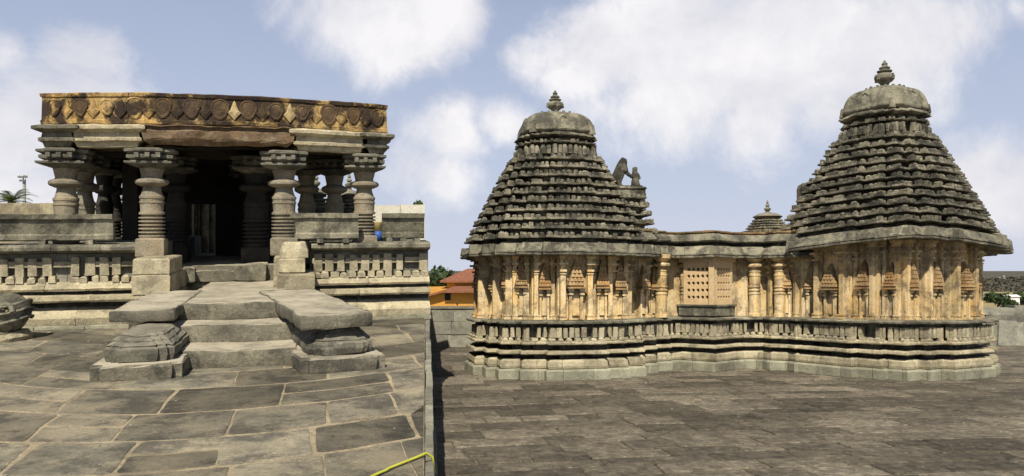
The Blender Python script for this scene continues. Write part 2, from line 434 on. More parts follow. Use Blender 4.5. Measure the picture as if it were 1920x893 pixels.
# carved pedestals either side of the steps
def pedestal(px0, px1, py, seed, rot=0.):
    vf = vfor((px0 + px1) / 2, py, 0); u0, u1 = pu(px0, vf), pu(px1, vf)
    m = MB(); D = 1.35
    base = [(u0 + .1, vf), (u1 - .1, vf), (u1 - .1, vf + .06), (u1, vf + .06), (u1, vf + D), (u0, vf + D), (u0, vf + .06), (u0 + .1, vf + .06)]
    base = [lw(*p) for p in base]
    m.sweep(base, [(-.01, -.02), (0, .02), (0, .145), (-.02, .17)], True, True, 9., .012, 0, seed)
    if rot: spin(m, (u0 + u1) / 2, vf + .3, rot)
    b = m.build('pedestal_base', M['step'], hall, SL, wob=.010)
    i = .12
    body = [(u0 + i + .14, vf + .13), (u1 - i - .14, vf + .13), (u1 - i - .14, vf + .17), (u1 - i - .06, vf + .17), (u1 - i - .06, vf + .22), (u1 - i, vf + .22), (u1 - i, vf + D), (u0 + i, vf + D), (u0 + i, vf + .22), (u0 + i + .06, vf + .22), (u0 + i + .06, vf + .17), (u0 + i + .14, vf + .17)]
    body = [lw(*p) for p in body]
    m = MB()
    m.sweep(body, [(-.06, .165), (0, .18), (.02, .25), (.02, .30), (-.01, .325), (.0, .335), (-.045, .37), (-.05, .385), (-.10, .42), (-.105, .435), (-.15, .455)], True, True, 9., .010, 0, seed)
    if rot: spin(m, (u0 + u1) / 2, vf + .3, rot)
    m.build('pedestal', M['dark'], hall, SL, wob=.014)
pedestal(163, 340, 715, 3)
pedestal(552, 718, 699, 5, R(10))

# pillars -----------------------------------------------------------
def pillar(px, v, hb, htop, sc=1., block=True, mat='pillar', name='pillar', cap=True):
    u = pu(px, v); c = lw(u, v); H = htop - hb
    m = MB()
    k = sc
    if block:
        m.sweep([lw(u - .22 * k, v - .22 * k), lw(u + .22 * k, v - .22 * k), lw(u + .22 * k, v + .22 * k), lw(u - .22 * k, v + .22 * k)], [(-.01, hb), (0, hb + .02), (0, hb + .27), (-.02, hb + .29)], True, True, 9., .003, 0)
        z = hb + .29
    else: z = hb
    zt = htop - .30                                 # top of disc and cone
    pr = []; L = zt - z
    def ring(t, r): pr.append((r * k, z + L * t))
    ring(0, .2)
    for q in range(6):
        t = .02 + q * .052
        ring(t, .20); ring(t + .005, .21); ring(t + .022, .21); ring(t + .026, .155 if q % 2 else .175); ring(t + .046, .16)
    ring(.335, .19); ring(.34, .205); ring(.37, .205); ring(.375, .185); ring(.40, .18)
    ring(.50, .19); ring(.505, .2); ring(.525, .2); ring(.53, .185)
    ring(.56, .19); ring(.57, .2); ring(.60, .2); ring(.61, .18)
    ring(.64, .165); ring(.70, .145); ring(.735, .14); ring(.74, .17); ring(.77, .25); ring(.79, .268); ring(.82, .268); ring(.84, .24); ring(.86, .17); ring(.88, .165); ring(1., .20)
    m.lathe((c[0], c[1], 0), pr, 28, .5)
    p = m.build(name, M[mat], hall, SL, smooth=False)
    for poly in p.data.polygons: poly.use_smooth = True
    try:
        bpy.context.view_layer.objects.active = p
    except Exception: pass
    md = p.modifiers.new('e', 'EDGE_SPLIT'); md.split_angle = R(28)
    if cap:
        m = MB()
        def sq(a, b=None): b = b or a; return [lw(u - a, v - b), lw(u + a, v - b), lw(u + a, v + b), lw(u - a, v + b)]
        m.sweep(sq(.22 * k), [(-.05, zt - .01), (.10, zt + .05), (.135, zt + .065), (.135, zt + .095), (.07, zt + .10), (.05, zt + .11), (-.1, zt + .11)], True, True, 9., .003, 0)
        for (a, b) in ((.34, .18), (.18, .34)):
            m.sweep(sq(a * k, b * k), [(-.06, zt + .105), (-.02, zt + .13), (.02, zt + .15), (.02, zt + .20), (-.02, zt + .205), (-.01, zt + .215), (.05, zt + .25), (.05, zt + .285), (-.01, zt + .30)], True, True, 9., .003, 0)
        for du in (-.15, 0, .15): m.box((*lw(u + du, v - .37), zt + .155), (.07, .07, .07), TL, .9, .004)
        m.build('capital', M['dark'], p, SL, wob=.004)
    return p
HC = 2.77
pillar(285, -.38, 1.08, HC, .93)
pillar(533, -.38, 1.08, HC, .96)
pillar(124, -.05, 1.29, HC, .94, False)
pillar(683, -.05, 1.10, HC, .92)
for px, v, sc in ((159, 1.5, .85), (196, 2.6, .8), (214, 3.8, .8), (480, 1.1, 1.1), (497, 2.2, 1.0), (575, 1.8, .85), (627, 1.6, .9), (466, 3.6, 1.0), (330, 1.6, .95)):
    pillar(px, v, .88, HC + .02, sc, True, 'pillar' if px > 500 or px < 180 else 'inner', 'inner_pillar', True)  # deeper pillars take the near-black stone that paints the interior shade

# entablature -------------------------------------------------------
def bow(px):                                          # the front line of the roof bellies forward in the middle
    t = (px - 400) / 330; return -.75 + .55 * t * t
def roofline(px0, px1, dv=0., n=12):
    return [lw(pu(px0 + (px1 - px0) * i / n, bow(px0 + (px1 - px0) * i / n) + dv), bow(px0 + (px1 - px0) * i / n) + dv) for i in range(n + 1)]
ZT = lh(177, 400, bow(400)); ZB = lh(236, 400, bow(400))
front = roofline(75, 727)
bL = lw(pu(75, bow(75)) + .05, 4.35); bR = lw(pu(727, bow(727)) - .05, 4.35)
roof = front + [bR, bL]
mb = MB(); mb.sweep(roof, [(-.02, ZB), (0, ZB + .02), (.005, ZB + .07), (-.012, ZB + .08), (-.02, ZT - .07), (.0, ZT - .06), (.01, ZT - .015), (-.02, ZT)], True, True, 1.9, .007, .02, 5)
par = mb.build('parapet', M['parapet'], hall, SL, wob=.012)
def add_stains(mat, centres, col, amt=.9):
    t = NT(mat); b = t.n['Principled BSDF']; src = b.inputs['Base Color'].links[0].from_socket
    g = t.new('ShaderNodeNewGeometry'); pos = g.outputs['Position']; tot = None
    for (x, y, z, r) in centres:
        sub = t.new('ShaderNodeVectorMath', operation='SUBTRACT'); t.link(pos, sub.inputs[0]); sub.inputs[1].default_value = (x, y, z)
        ln = t.new('ShaderNodeVectorMath', operation='LENGTH'); t.link(sub.outputs[0], ln.inputs[0])
        d = t.math('SUBTRACT', 1.0, t.math('DIVIDE', ln.outputs['Value'], r)); tot = d if tot is None else t.math('MAXIMUM', tot, d)
    f = t.math('ADD', tot, t.math('MULTIPLY', t.math('SUBTRACT', t.noise(pos, 5.5, 9, .7, .5), .5), 2.6))
    f = t.math('MULTIPLY', t.ramp(f, [(.12, 0.), (.40, 1.)]), amt)
    t.link(t.mix(f, src, col), b.inputs['Base Color'])
def pst(px, py, r):
    x, y = lw(pu(px, bow(px)), bow(px)); return (x, y, ph(py, x, y) + SL * y, r)
add_stains(M['parapet'], [pst(300, 190, .3), (pst(340, 205, .5)), pst(395, 195, .6), pst(450, 195, .6), pst(500, 190, .4), pst(150, 195, .2), pst(230, 200, .18), pst(560, 188, .3), pst(640, 195, .25), pst(700, 220, .25), pst(390, 180, .5)], (.035, .025, .018))
# carved roundels and lotus motifs standing out of the parapet face
def along(chain, t):
    Ls = [math.dist(chain[i], chain[i + 1]) for i in range(len(chain) - 1)]; T = sum(Ls) * t
    for i, L in enumerate(Ls):
        if T <= L or i == len(Ls) - 1:
            a, b = chain[i], chain[i + 1]; k = T / L
            return (a[0] + (b[0] - a[0]) * k, a[1] + (b[1] - a[1]) * k, math.atan2(b[1] - a[1], b[0] - a[0]))
        T -= L
NR = 13
for i in range(NR):
    x, y, a = along(front, (i + .55) / NR); n = (math.sin(a), -math.cos(a)); d = (math.cos(a), math.sin(a))
    m = MB(); r = .135 * random.uniform(.8, 1.1); o = []
    K = 18; pts = []
    zc = (ZT + ZB) / 2 + .045
    for k in range(K):
        t = 2 * math.pi * k / K; rr = r * (1 + (.55 * max(0, -math.sin(t)) ** 6)) * random.uniform(.95, 1.05)
        pts.append((rr * math.cos(t), rr * .95 * math.sin(t)))
    vs = []
    for dep, sc in ((-.03, 1.), (.006, 1.), (.014, .86), (.004, .74), (.012, .5)):
        for p in pts: vs.append((x + d[0] * p[0] * sc + n[0] * dep, y + d[1] * p[0] * sc + n[1] * dep, zc + p[1] * sc))
    fs = []
    for j in range(4):
        for k in range(K): k2 = (k + 1) % K; fs.append((j * K + k, j * K + k2, (j + 1) * K + k2, (j + 1) * K + k))
    fs.append([4 * K + k for k in range(K)]); m.hull(vs, fs)
    m.build('roundel', M['soot'] if i not in (0, 2, 3, 12) else M['parapet'], par, SL, smooth=False)
    x, y, a = along(front, min(.995, (i + 1.05) / NR)); m = MB()
    pts = [(0, -.165), (.045, -.11), (.10, -.05), (.06, -.01), (.035, .06), (.02, .11), (0, .14), (-.02, .11), (-.035, .06), (-.06, -.01), (-.10, -.05), (-.045, -.11)]
    vs = []; K = len(pts)
    for dep, sc in ((-.03, 1.), (.014, 1.), (.03, .6)):
        for p in pts: vs.append((x + d[0] * p[0] * sc + n[0] * dep, y + d[1] * p[0] * sc + n[1] * dep, zc - .03 + p[1] * sc))
    fs = [(j * K + k, j * K + (k + 1) % K, (j + 1) * K + (k + 1) % K, (j + 1) * K + k) for j in range(2) for k in range(K)] + [[2 * K + k for k in range(K)]]
    m.hull(vs, fs)
    if i < NR - 1: m.build('lotus_motif', M['motif'] if i in (6, 8) else M['parapet'], par, SL)

# cornice blocks below the parapet
def cornice(px0, px1, dv, mat='grey', hb=HC, ht=None, ret=True, big=0.):
    ht = ht or ZB
    ch = roofline(px0, px1, dv, 3)
    a, b = ch[0], ch[-1]
    closed = ch + [(b[0] + LV[0] * 1.0, b[1] + LV[1] * 1.0), (a[0] + LV[0] * 1.0, a[1] + LV[1] * 1.0)]
    H = ht - hb
    m = MB(); m.sweep(closed, [(-.1, hb), (-.06, hb + H * .05), (-.04, hb + H * .22), (.015, hb + H * .30), (.02, hb + H * .42), (-.02, hb + H * .46), (-.03, hb + H * .66), (.01, hb + H * .70), (.07 + big, hb + H * .80), (.075 + big, hb + H * .93), (.03, hb + H), (-.1, ht - .002)], True, True, 2.6, .006, .012)
    return m.build('cornice', M[mat], hall, SL, wob=.008)
cornice(134, 264, .0, 'plinth'); cornice(552, 683, .0, 'plinth')
cornice(74, 136, -.03, 'grey', big=.03); cornice(686, 728, -.03, 'grey', big=.03)
m = MB(); ch = roofline(268, 550, -.02, 8); a, b = ch[0], ch[-1]
closed = ch + [(b[0] + LV[0] * .5, b[1] + LV[1] * .5), (a[0] + LV[0] * .5, a[1] + LV[1] * .5)]
m.sweep(closed, [(-.12, HC + .05), (-.02, HC + .11), (.0, HC + .15), (.015, ZB - .09), (-.03, ZB - .07), (-.03, ZB - .02), (.03, ZB - .015), (.03, ZB - .001)], True, True, 9., .014, 0)
m.build('lintel', M['brown'], hall, SL, wob=.03)
# inner beams, ceiling slab, back wall with carved doorway
mb = MB()
mb.sweep([lw(pu(130, -.1), -.1), lw(pu(680, 0), .0), bR, bL], [(0, HC + .12), (0, ZB - .01)], True, True, 2.)
mb.sweep([lw(pu(130, -.1), -.1), lw(pu(680, 0), .0), bR, bL][::-1], [(0, ZB - .012), (0, HC + .12)], True, True, 2.)
for v in (1.6, 3.2): lbox(mb, pu(110, v) + .2, pu(700, v) - .2, v - .2, v + .2, HC - .02, HC + .16)
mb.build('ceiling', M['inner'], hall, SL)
mb = MB()
ub0, ub1 = pu(278, 5.0), pu(508, 5.0); ud0, ud1 = pu(352, 5.5), pu(403, 5.5)
o0, o1 = pu(351, 4.), pu(404, 4.); a0, a1 = pu(278, 4.), pu(508, 4.)
lbox(mb, a0, o0, 4.0, 4.3, .85, HC + .15); lbox(mb, o1, a1, 4.0, 4.3, .85, HC + .15); lbox(mb, o0 - .02, o1 + .02, 4.0, 4.3, 1.98, HC + .15)
lbox(mb, a0 - .05, a0 + .2, 1.9, 4.0, .85, HC + .15); lbox(mb, a1 - .2, a1 + .1, 2.4, 4.0, .85, HC + .15)
lbox(mb, ub0 - .4, ub1 + .4, 5.78, 6.1, .0, HC + .4)
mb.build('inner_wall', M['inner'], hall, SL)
mb = MB()
uc = (ud0 + ud1) / 2; w = (ud1 - ud0) / 2
n_s = 11
for k in range(n_s):
    du = -w + 2 * w * (k + .5) / n_s; ww = 2 * w / n_s - .012; dep = (.10, .04, .13, .06, .02, -.03, .02, .06, .13, .04, .10)[k]
    lbox(mb, uc + du - ww / 2, uc + du + ww / 2, 5.50 - dep, 5.8, .86, 2.1, bev=.006)
    if k in (0, 2, 8, 10, 3, 7):
        for q in range(14): mb.box((*lw(uc + du, 5.49 - dep), .90 + q * .085 + random.uniform(-.01, .01)), (ww * random.uniform(.6, .9), .05, random.uniform(.03, .06)), TL, .7, .004)
lbox(mb, uc - w - .05, uc + w + .05, 5.36, 5.8, 2.1, 2.2)
mb.build('carved_doorway', M['plinth'], hall, SL)

# ---------------------------------------------------------------- things around the porch
c = lw(pu(2, -1.5), -1.5)
st = thing('carved_boulder', 'weathered carved grey stone sculpture lying beside the plinth at the left', 'stone sculpture', (c[0], c[1], c[1] * SL))
m = MB(); prof = [(.30, -.02), (.33, .05), (.30, .10)]
m.lathe((c[0], c[1], 0), [(.36, -.02), (.38, .05), (.33, .10), (.32, .12)], 20); m.build('plinth_slab', M['plinth'], st, SL, wob=.03)
m = MB(); n1, n2 = 18, 12
vs = []; fs = []
for j in range(n2 + 1):
    th = math.pi * j / n2
    for i in range(n1):
        a = 2 * math.pi * i / n1; r = math.sin(th)
        x = c[0] + .34 * r * math.cos(a) * (1 + .15 * math.cos(a)); y = c[1] + .36 * r * math.sin(a); z = .36 - .29 * math.cos(th) + .05 * math.sin(3 * a) * r
        vs.append((x, y, z))
for j in range(n2):
    for i in range(n1): fs.append((j * n1 + i, j * n1 + (i + 1) % n1, (j + 1) * n1 + (i + 1) % n1, (j + 1) * n1 + i))
m.hull(vs, fs); m.build('body', M['grey'], st, SL, smooth=True, wob=.03)
m = MB()
for k, (rr, zz) in enumerate(((.37, .50), (.39, .40), (.385, .28))):
    m.tube([(c[0] + rr * math.cos(a), c[1] + rr * math.sin(a), zz + .05 * math.cos(a * 2)) for a in [R(-200 + i * 12) for i in range(22)]], .022, 6)
m.build('carved_band', M['grey'], st, SL, wob=.02)
# carved coil at its head
m = MB(); m.tube([(c[0] + .22 + .1 * (1 - t) * math.cos(t * 9), c[1] - .26, .42 + .12 * (1 - t) * math.sin(t * 9)) for t in [i / 20 for i in range(20)]], [.035 - .001 * i for i in range(20)], 6)
m.build('scroll', M['grey'], st, SL)

# bucket on the ledge
bx, by = lw(pu(709, -.05), -.05)
bk = thing('bucket', 'small blue and faded yellow plastic bucket on the ledge beside the corner pillar', 'bucket', (bx, by, 1.29 + by * SL))
m = MB(); m.lathe((bx, by, 0), [(.085, 1.292), (.105, 1.46), (.1, 1.46), (.08, 1.30)], 20); m.build('body', M['blue'], bk, SL, smooth=True)
m = MB(); m.lathe((bx, by, 0), [(.105, 1.461), (.118, 1.61), (.125, 1.62), (.11, 1.62), (.098, 1.462)], 20); m.build('rim', M['yellowp'], bk, SL, smooth=True)
m = MB(); m.tube([(bx + .115 * math.cos(a), by + .02, 1.60 - .10 * math.sin(a)) for a in [math.pi * i / 12 for i in range(13)]], .005, 6); m.build('handle', M['metal'], bk, SL)
# yellow hose on the paving
pts = []
for px, py in ((712, 893), (728, 885), (745, 878), (765, 870), (785, 862), (800, 855)):
    y = EYE * F / (py - 407.5); x = (px - 960) / F * y; pts.append(Vector((x, y, .022)))
e = pts[0] + (pts[0] - pts[1]) * 4 + Vector((-.2, -.2, 0)); pts = [e + Vector((-.9, -.1, 0)), e] + pts
sm = []
for i in range(len(pts) - 1):
    p0 = pts[max(i - 1, 0)]; p1 = pts[i]; p2 = pts[i + 1]; p3 = pts[min(i + 2, len(pts) - 1)]
    for k in range(6):
        t = k / 6; sm.append(.5 * ((2 * p1) + (p2 - p0) * t + (2 * p0 - 5 * p1 + 4 * p2 - p3) * t * t + (3 * p1 - p0 - 3 * p2 + p3) * t ** 3))
sm.append(pts[-1]); last = sm[-1].copy()
# it drops over the terrace edge onto the lower court
x2 = seam(last.y) + .05
m = MB(); base = sm[0]
world = [Vector((p.x, p.y, p.z + SL * p.y)) for p in sm if p.x < seam(p.y) + .01]
ly = world[-1].y
for k, (dx, dz) in enumerate(((.03, -.03), (.045, -.12))):
    if k < 4: world.append(Vector((seam(ly) + dx + .02, ly + .02 + k * .01, world[-1].z + (dz if k == 0 else -.12)) ))
zr = SR * ly + .022
world = [w for w in world if w.z > zr - .001]
pass
m.tube([tuple(p) for p in world[::1]], .010, 8)
hz = m.build('garden_hose', M['hose'], None, 0., smooth=True)
tag(hz, 'bright yellow garden hose crossing the large flagstones at the terrace edge', 'hose')

# ---------------------------------------------------------------- paving
mb = MB()
def arc(u): d = u - .48; d = max(-4.5, min(4.5, d)); return (.12 if d > 0 else .19) * d * d * (1 if abs(d) < 2.4 else 2.4 / abs(d))
rows = [-15.5, -14.4, -13.4, -12.4, -11.4, -10.4, -9.35, -8.25, -7.45, -6.56, -5.55, -4.7, -3.8, -2.9, -2.0, -1.1, -.2, .7]
rng = random.Random(11)
for r in range(len(rows) - 1):
    u = -9 + rng.random(); va, vb_ = rows[r], rows[r + 1]
    while u < 8.5:
        w = rng.uniform(.58, .84) * (1.45 if va > -6.6 else 1.)
        cuts = [0, 1] if rng.random() < .8 else [0, .5 + rng.uniform(-.1, .1), 1]
        sk = rng.uniform(-.04, .04)
        for ci in range(len(cuts) - 1):
            g = rng.uniform(.007, .020) if va < -5.5 else rng.uniform(.003, .009)
            y0, y1 = va + (vb_ - va) * cuts[ci], va + (vb_ - va) * cuts[ci + 1]
            N = 8; Q = 6; x0, x1 = u + g, u + w - g; gv = g * rng.uniform(1.6, 3.0); y0 += gv; y1 -= gv; cr_ = rng.uniform(.02, .05)
            per = [(x0 + cr_ * .3, y0 + cr_ * .3)] + [(x0 + cr_ + (x1 - x0 - 2 * cr_) * i / N, y0) for i in range(N + 1)] + [(x1 - cr_ * .3, y0 + cr_ * .3)] + [(x1, y0 + cr_ + (y1 - y0 - 2 * cr_) * i / Q) for i in range(Q + 1)] \
                + [(x1 - cr_ * .3, y1 - cr_ * .3)] + [(x1 - cr_ - (x1 - x0 - 2 * cr_) * i / N, y1) for i in range(N + 1)] + [(x0 + cr_ * .3, y1 - cr_ * .3)] + [(x0, y1 - cr_ - (y1 - y0 - 2 * cr_) * i / Q) for i in range(Q + 1)]
            P = []
            for qu, qv in per:
                qu2 = qu + noise.noise(Vector((qu * 2.1, qv * 2.1, 3))) * .025 + noise.noise(Vector((qu * 9, qv * 9, 5))) * .008 + sk * (qv - va) / (vb_ - va)
                qv2 = qv + arc(qu) + noise.noise(Vector((qu * 2.1, qv * 2.1, 9))) * .03 + noise.noise(Vector((qu * 9, qv * 9, 1))) * .008
                P.append(lw(qu2, qv2))
            cx_ = sum(p[0] for p in P) / len(P); cy_ = sum(p[1] for p in P) / len(P)
            if cx_ > seam(cy_) + w * .42 or cy_ > 15.5 or cx_ < -15.5: continue
            P = [(min(qx, seam(qy) - .012), qy) for qx, qy in P]
            cx_ = min(cx_, seam(cy_) - .1)
            K = len(P); dz = rng.uniform(.0, .003); tone = rng.random(); vs = []
            for hh, ins in ((-.03, 0), (.0, 0), (.003, .02)):
                for qx, qy in P: vs.append((qx + (cx_ - qx) * ins, qy + (cy_ - qy) * ins, hh + dz))
            fs = [(jj * K + k, jj * K + (k + 1) % K, (jj + 1) * K + (k + 1) % K, (jj + 1) * K + k) for jj in range(2) for k in range(K)] + [[2 * K + k for k in range(K)]]
            mb.hull(vs, fs, tone)
        u += w
pl = mb.build('upper_paving', M['slabL'], None, SL); tag(pl, kind='structure')
# terrace block that carries the upper court
T = []
ys = [-4, 0] + [i * 2. for i in range(1, 13)]
edge = [(seam(y) - .006, y) for y in ys]
vs = []; fs = []
for (x, y) in edge:
    top = SL * max(y, 0) - .001
    if y <= 0: top = -.001
    vs += [(-16, y, top), (x, y, top), (x, y, -1.6 + SR * y)]
for i in range(len(edge) - 1):
    a = i * 3; b = a + 3
    fs += [(a, a + 1, b + 1, b), (a + 1, a + 2, b + 2, b + 1)]
fs.append((len(vs) - 3, len(vs) - 2, len(vs) - 1))
m = MB(); m.hull(vs, fs, .5); t = m.build('terrace', M['mortar'], None, 0.); tag(t, kind='structure')
# retaining stones along the terrace edge
m = MB()
for i in range(26):
    y = .3 + i * .8; x = seam(y + .4) + .035
    for lev in range(5):
        z1 = SL * y - lev * .24 - .01
        if z1 < SR * y - .2: break
        m.box((x + random.uniform(-.01, .01), y + .4 + (lev % 2) * .2, z1 - .235), (.07, .78, .23), math.atan(.1087), 1., .004)
t = m.build('terrace_edging', M['wall'], None, 0.); tag(t, kind='structure')

# lower court, small flagstones in loose courses
mb = MB(); rng = random.Random(5)
ca, sa = math.cos(R(9)), math.sin(R(9)); q = -6.0; row = 0
def rsurf(x, y): return SR * max(y, 0)
while q < 29:
    hgt = rng.uniform(.34, .62) ; p = -6 + rng.random(); row += 1
    while p < 24:
        w = rng.uniform(.45, 1.15)
        g = .009 * rng.uniform(.6, 2.2); gq = g * 2.2
        per = []
        N = 4
        per = [(p + g + (w - 2 * g) * i / N, q + gq) for i in range(N)] + [(p + w - g, q + gq + (hgt - 2 * gq) * i / 3) for i in range(3)] + [(p + w - g - (w - 2 * g) * i / N, q + hgt - gq) for i in range(N)] + [(p + g, q + hgt - gq - (hgt - 2 * gq) * i / 3) for i in range(3)]
        P = []
        for (a, b) in per:
            b2 = b + .25 * math.sin(a * .35) + noise.noise(Vector((a * 2.0, b * 2.0, 3))) * .03; a2 = a + noise.noise(Vector((a * 2.0, b * 2.0, 8))) * .035
            P.append((a2 * ca - b2 * sa, a2 * sa + b2 * ca))
        cx_ = sum(s_[0] for s_ in P) / len(P); cy_ = sum(s_[1] for s_ in P) / len(P)
        p += w
        if cx_ < seam(cy_) + .1 or cy_ > 24.5 or cx_ > 19 or cy_ < -3: continue
        P = [(max(x, seam(y) + .08), y) for x, y in P]
        K = len(P); dz = rng.uniform(-.012, -.002); tone = rng.random() ** 1.3; vs = []
        tx, ty = rng.uniform(-.005, .005), rng.uniform(-.005, .005)
        for hh, ins in ((-.04, 0), (.0, 0), (.010, .03)):
            for x, y in P: vs.append((x + (cx_ - x) * ins, y + (cy_ - y) * ins, hh + dz + tx * (x - cx_) + ty * (y - cy_)))
        fs = [(j * K + k, j * K + (k + 1) % K, (j + 1) * K + (k + 1) % K, (j + 1) * K + k) for j in range(2) for k in range(K)] + [[2 * K + k for k in range(K)]]
        mb.hull(vs, fs, tone)
    q += hgt
pr_ = mb.build('lower_paving', M['slabR'], None, SR); tag(pr_, kind='structure')

lit = MB(); rr = random.Random(77)
for i in range(700):
    y = rr.uniform(4.5, 22); x = rr.uniform(-.66 * y, .68 * y); up = x < seam(y)
    if (up and y > 12.5) or abs(x - seam(y)) < .1: continue
    z = .007 + (SL if up else SR) * y; s_ = rr.uniform(.008, .022); a = rr.uniform(0, 6.28)
    if rr.random() < .6:
        q = [(x + s_ * math.cos(a), y + s_ * math.sin(a), z + .003), (x - s_ * .4 * math.sin(a), y + s_ * .4 * math.cos(a), z + rr.uniform(.004, .014)), (x - s_ * math.cos(a), y - s_ * math.sin(a), z + .004), (x + s_ * .4 * math.sin(a), y - s_ * .4 * math.cos(a), z + .002)]
        lit.hull(q, [(0, 1, 2, 3)])
    else: lit.box((x, y, z - .006), (s_, s_ * .7, s_ * .6), a, .6, s_ * .1)
tag(lit.build('leaf_litter', M['mortar'], None, 0.), 'dry leaf scraps and grit strewn over the paving', 'litter', None, 'stuff')
# terrain sheet: court level, then falling to a plain with a low hill
def terrain(x, y):
    if y < 26: z = SR * max(y, 0) - .012
    else:
        z = SR * 26 - .012
        z -= 22 * (1 - math.exp(-((y - 26) / 260.)))
    if y > 520:
        ridge = 10.5 * math.exp(-((y - 700) / 110.) ** 2) * (.75 + .25 * noise.noise(Vector((x * .004, 3, 1))) + .08 * noise.noise(Vector((x * .03, y * .01, 1)))) * (1.0 if x > 200 else max(.2, 1 - (200 - x) / 500))
        z += ridge
    if x < -4 and y > 20: z += min(1, (y - 20) / 8) * 0
    return z
ys = [-40, -10, 0, 5, 10, 15, 20, 26, 30, 36, 44, 55, 70, 90, 120, 160, 210, 270, 340, 420, 500] + [520 + i * 20 for i in range(22)] + [1100, 1400, 2000]
xs = [-1500, -900, -500, -300, -180, -100, -50, -25, -12, 0, 12, 25, 50, 80, 120, 160, 200, 240, 280, 320, 360, 400, 440, 480, 520, 560, 600, 700, 900, 1200, 1800]
vs = [(x, y, terrain(x, y)) for y in ys for x in xs]; nx = len(xs)
fs = [(j * nx + i, j * nx + i + 1, (j + 1) * nx + i + 1, (j + 1) * nx + i) for j in range(len(ys) - 1) for i in range(nx - 1)]
m = MB(); m.hull(vs, fs, .5); g = m.build('ground', M['soil'], None, 0., smooth=True); tag(g, kind='structure')
g.data.materials.append(M['field']); g.data.materials.append(M['scrub']); g.data.materials.append(M['mortarR'])
for p in g.data.polygons:
    yy = p.center.y
    p.material_index = 3 if yy < 26 else (0 if yy < 60 else (1 if yy < 540 else 2))

# ================================================================== RIGHT COURT: TWIN-TOWERED TEMPLE
HR = 542.5
def rh(py, y): return EYE - (py - HR) * y / F
temple = thing('twin_towered_temple', 'grey and ochre stone temple with two stepped pyramidal towers joined by a low hall', 'temple', (4.2, 17, 17 * SR))
def star(cx, cy, rot, A):
    """square plan with two-stepped central projections on each side"""
    k = A / 1.8; side = [(-1.44, -1.44), (-1.06, -1.44), (-1.06, -1.62), (-.6, -1.62), (-.6, -1.8), (.6, -1.8), (.6, -1.62), (1.06, -1.62), (1.06, -1.44)]
    pts = []
    for q in range(4):
        a = q * math.pi / 2; c_, s_ = math.cos(a), math.sin(a)
        for x, y in side: pts.append((x * c_ - y * s_, x * s_ + y * c_))
    c_, s_ = math.cos(rot), math.sin(rot)
    return [(cx + (x * c_ - y * s_) * k, cy + (x * s_ + y * c_) * k) for x, y in pts]
def scaled(ch, c, k): return [(c[0] + (x - c[0]) * k, c[1] + (y - c[1]) * k) for x, y in ch]
CLx, CLy = .90, 16.68; CRx, CRy = 7.80, 16.75
planL = star(CLx, CLy, R(11), 1.80)
planR = star(CRx, CRy, R(30), 1.90)
planM = [(1.6, 16.35), (2.62, 16.02), (2.95, 16.2), (3.0, 16.45), (3.32, 16.6), (3.36, 16.82), (3.55, 16.86), (4.13, 16.28), (4.70, 16.84), (4.95, 17.0), (5.32, 16.98), (5.40, 16.72), (5.72, 16.6), (5.78, 16.35), (6.6, 16.1), (6.6, 20.), (1.6, 20.)]
layers = [
    ('footing', [(.0, -.03), (.02, .01), (.02, .17), (-.01, .205)], 'base', .62),
    ('moulding', [(-.06, .205), (-.03, .22), (-.02, .26), (-.03, .35), (-.08, .385), (-.32, .39)], 'plinth', .55),
    ('recess', [(-.31, .38), (-.31, .49)], 'tower', .6),  # recess shade put into the colour, a darker stone than the mouldings
    ('moulding', [(-.32, .485), (-.02, .472), (-.0, .49), (-.01, .53), (-.06, .55), (-.32, .552)], 'plinth', .8),
    ('recess', [(-.31, .545), (-.31, .66)], 'tower', .6),
    ('moulding', [(-.32, .665), (-.05, .655), (-.03, .67), (-.03, .70), (-.08, .725), (-.24, .727)], 'plinth', .5),
    ('recess', [(-.23, .72), (-.23, 1.06)], 'grey', .5),
    ('ledge', [(-.26, 1.055), (-.02, 1.045), (-.01, 1.06), (-.01, 1.085), (-.09, 1.11), (-.30, 1.125)], 'grey', .9),
]
def plinth_of(plan, closed=True, dz=0.):
    for nm, prof, mt, sl in layers:
        mb = MB(); mb.sweep(plan, [(a, b + dz) for a, b in prof], closed, True, sl, .006, .013)
        mb.build(nm, M[mt], temple, SR, wob=.004)
    mb = MB(); blocks(mb, plan, -.075, .79, .985, .105, .014, .1, .005, .05, closed, .0, hvar=.07, wvar=.42)
    for i, p in enumerate([0]): pass
    mb.build('frieze', M['plinth'], temple, SR, wob=.003)
    mb = MB(); blocks(mb, plan, -.055, .722 + dz, .79, .12, .03, .1, .004, .05, closed, .5)
    mb.build('tooth_course', M['plinth'], temple, SR, wob=.003)
mb = MB(); mb.sweep([(1.6, 16.95), (2.6, 16.80), (3.5, 17.25), (4.13, 16.68), (4.75, 17.2), (6.2, 17.15), (6.2, 19.8), (1.6, 19.8)], [(0, 0), (0, 1.09)], True, True, .6); mb.build('inner_core', M['tower'], temple, SR)
mb = MB(); mb.sweep([(1.6, 16.95), (2.6, 16.85), (3.5, 17.3), (4.13, 16.9), (4.75, 17.35), (6.7, 17.2), (6.7, 19.8), (1.6, 19.8)], [(0, 1.08), (0, 2.6)], True, True, .6); mb.build('inner_core', M['gold'], temple, SR)
plinth_of(planL); plinth_of(planR, dz=.002); plinth_of(planM, dz=.004)
# walls
def wall_of(plan, top, mt='gold', inset=-.26, dz=0):
    mb = MB(); mb.sweep(plan, [(inset, 1.10 + dz), (inset, 1.5), (inset, 1.9), (inset, top)], True, True, .7, .006, .006)
    return mb.build('wall', M[mt], temple, SR)
wall_of(planL, 2.5); wall_of(planR, 2.7); wall_of(planM, 2.5)

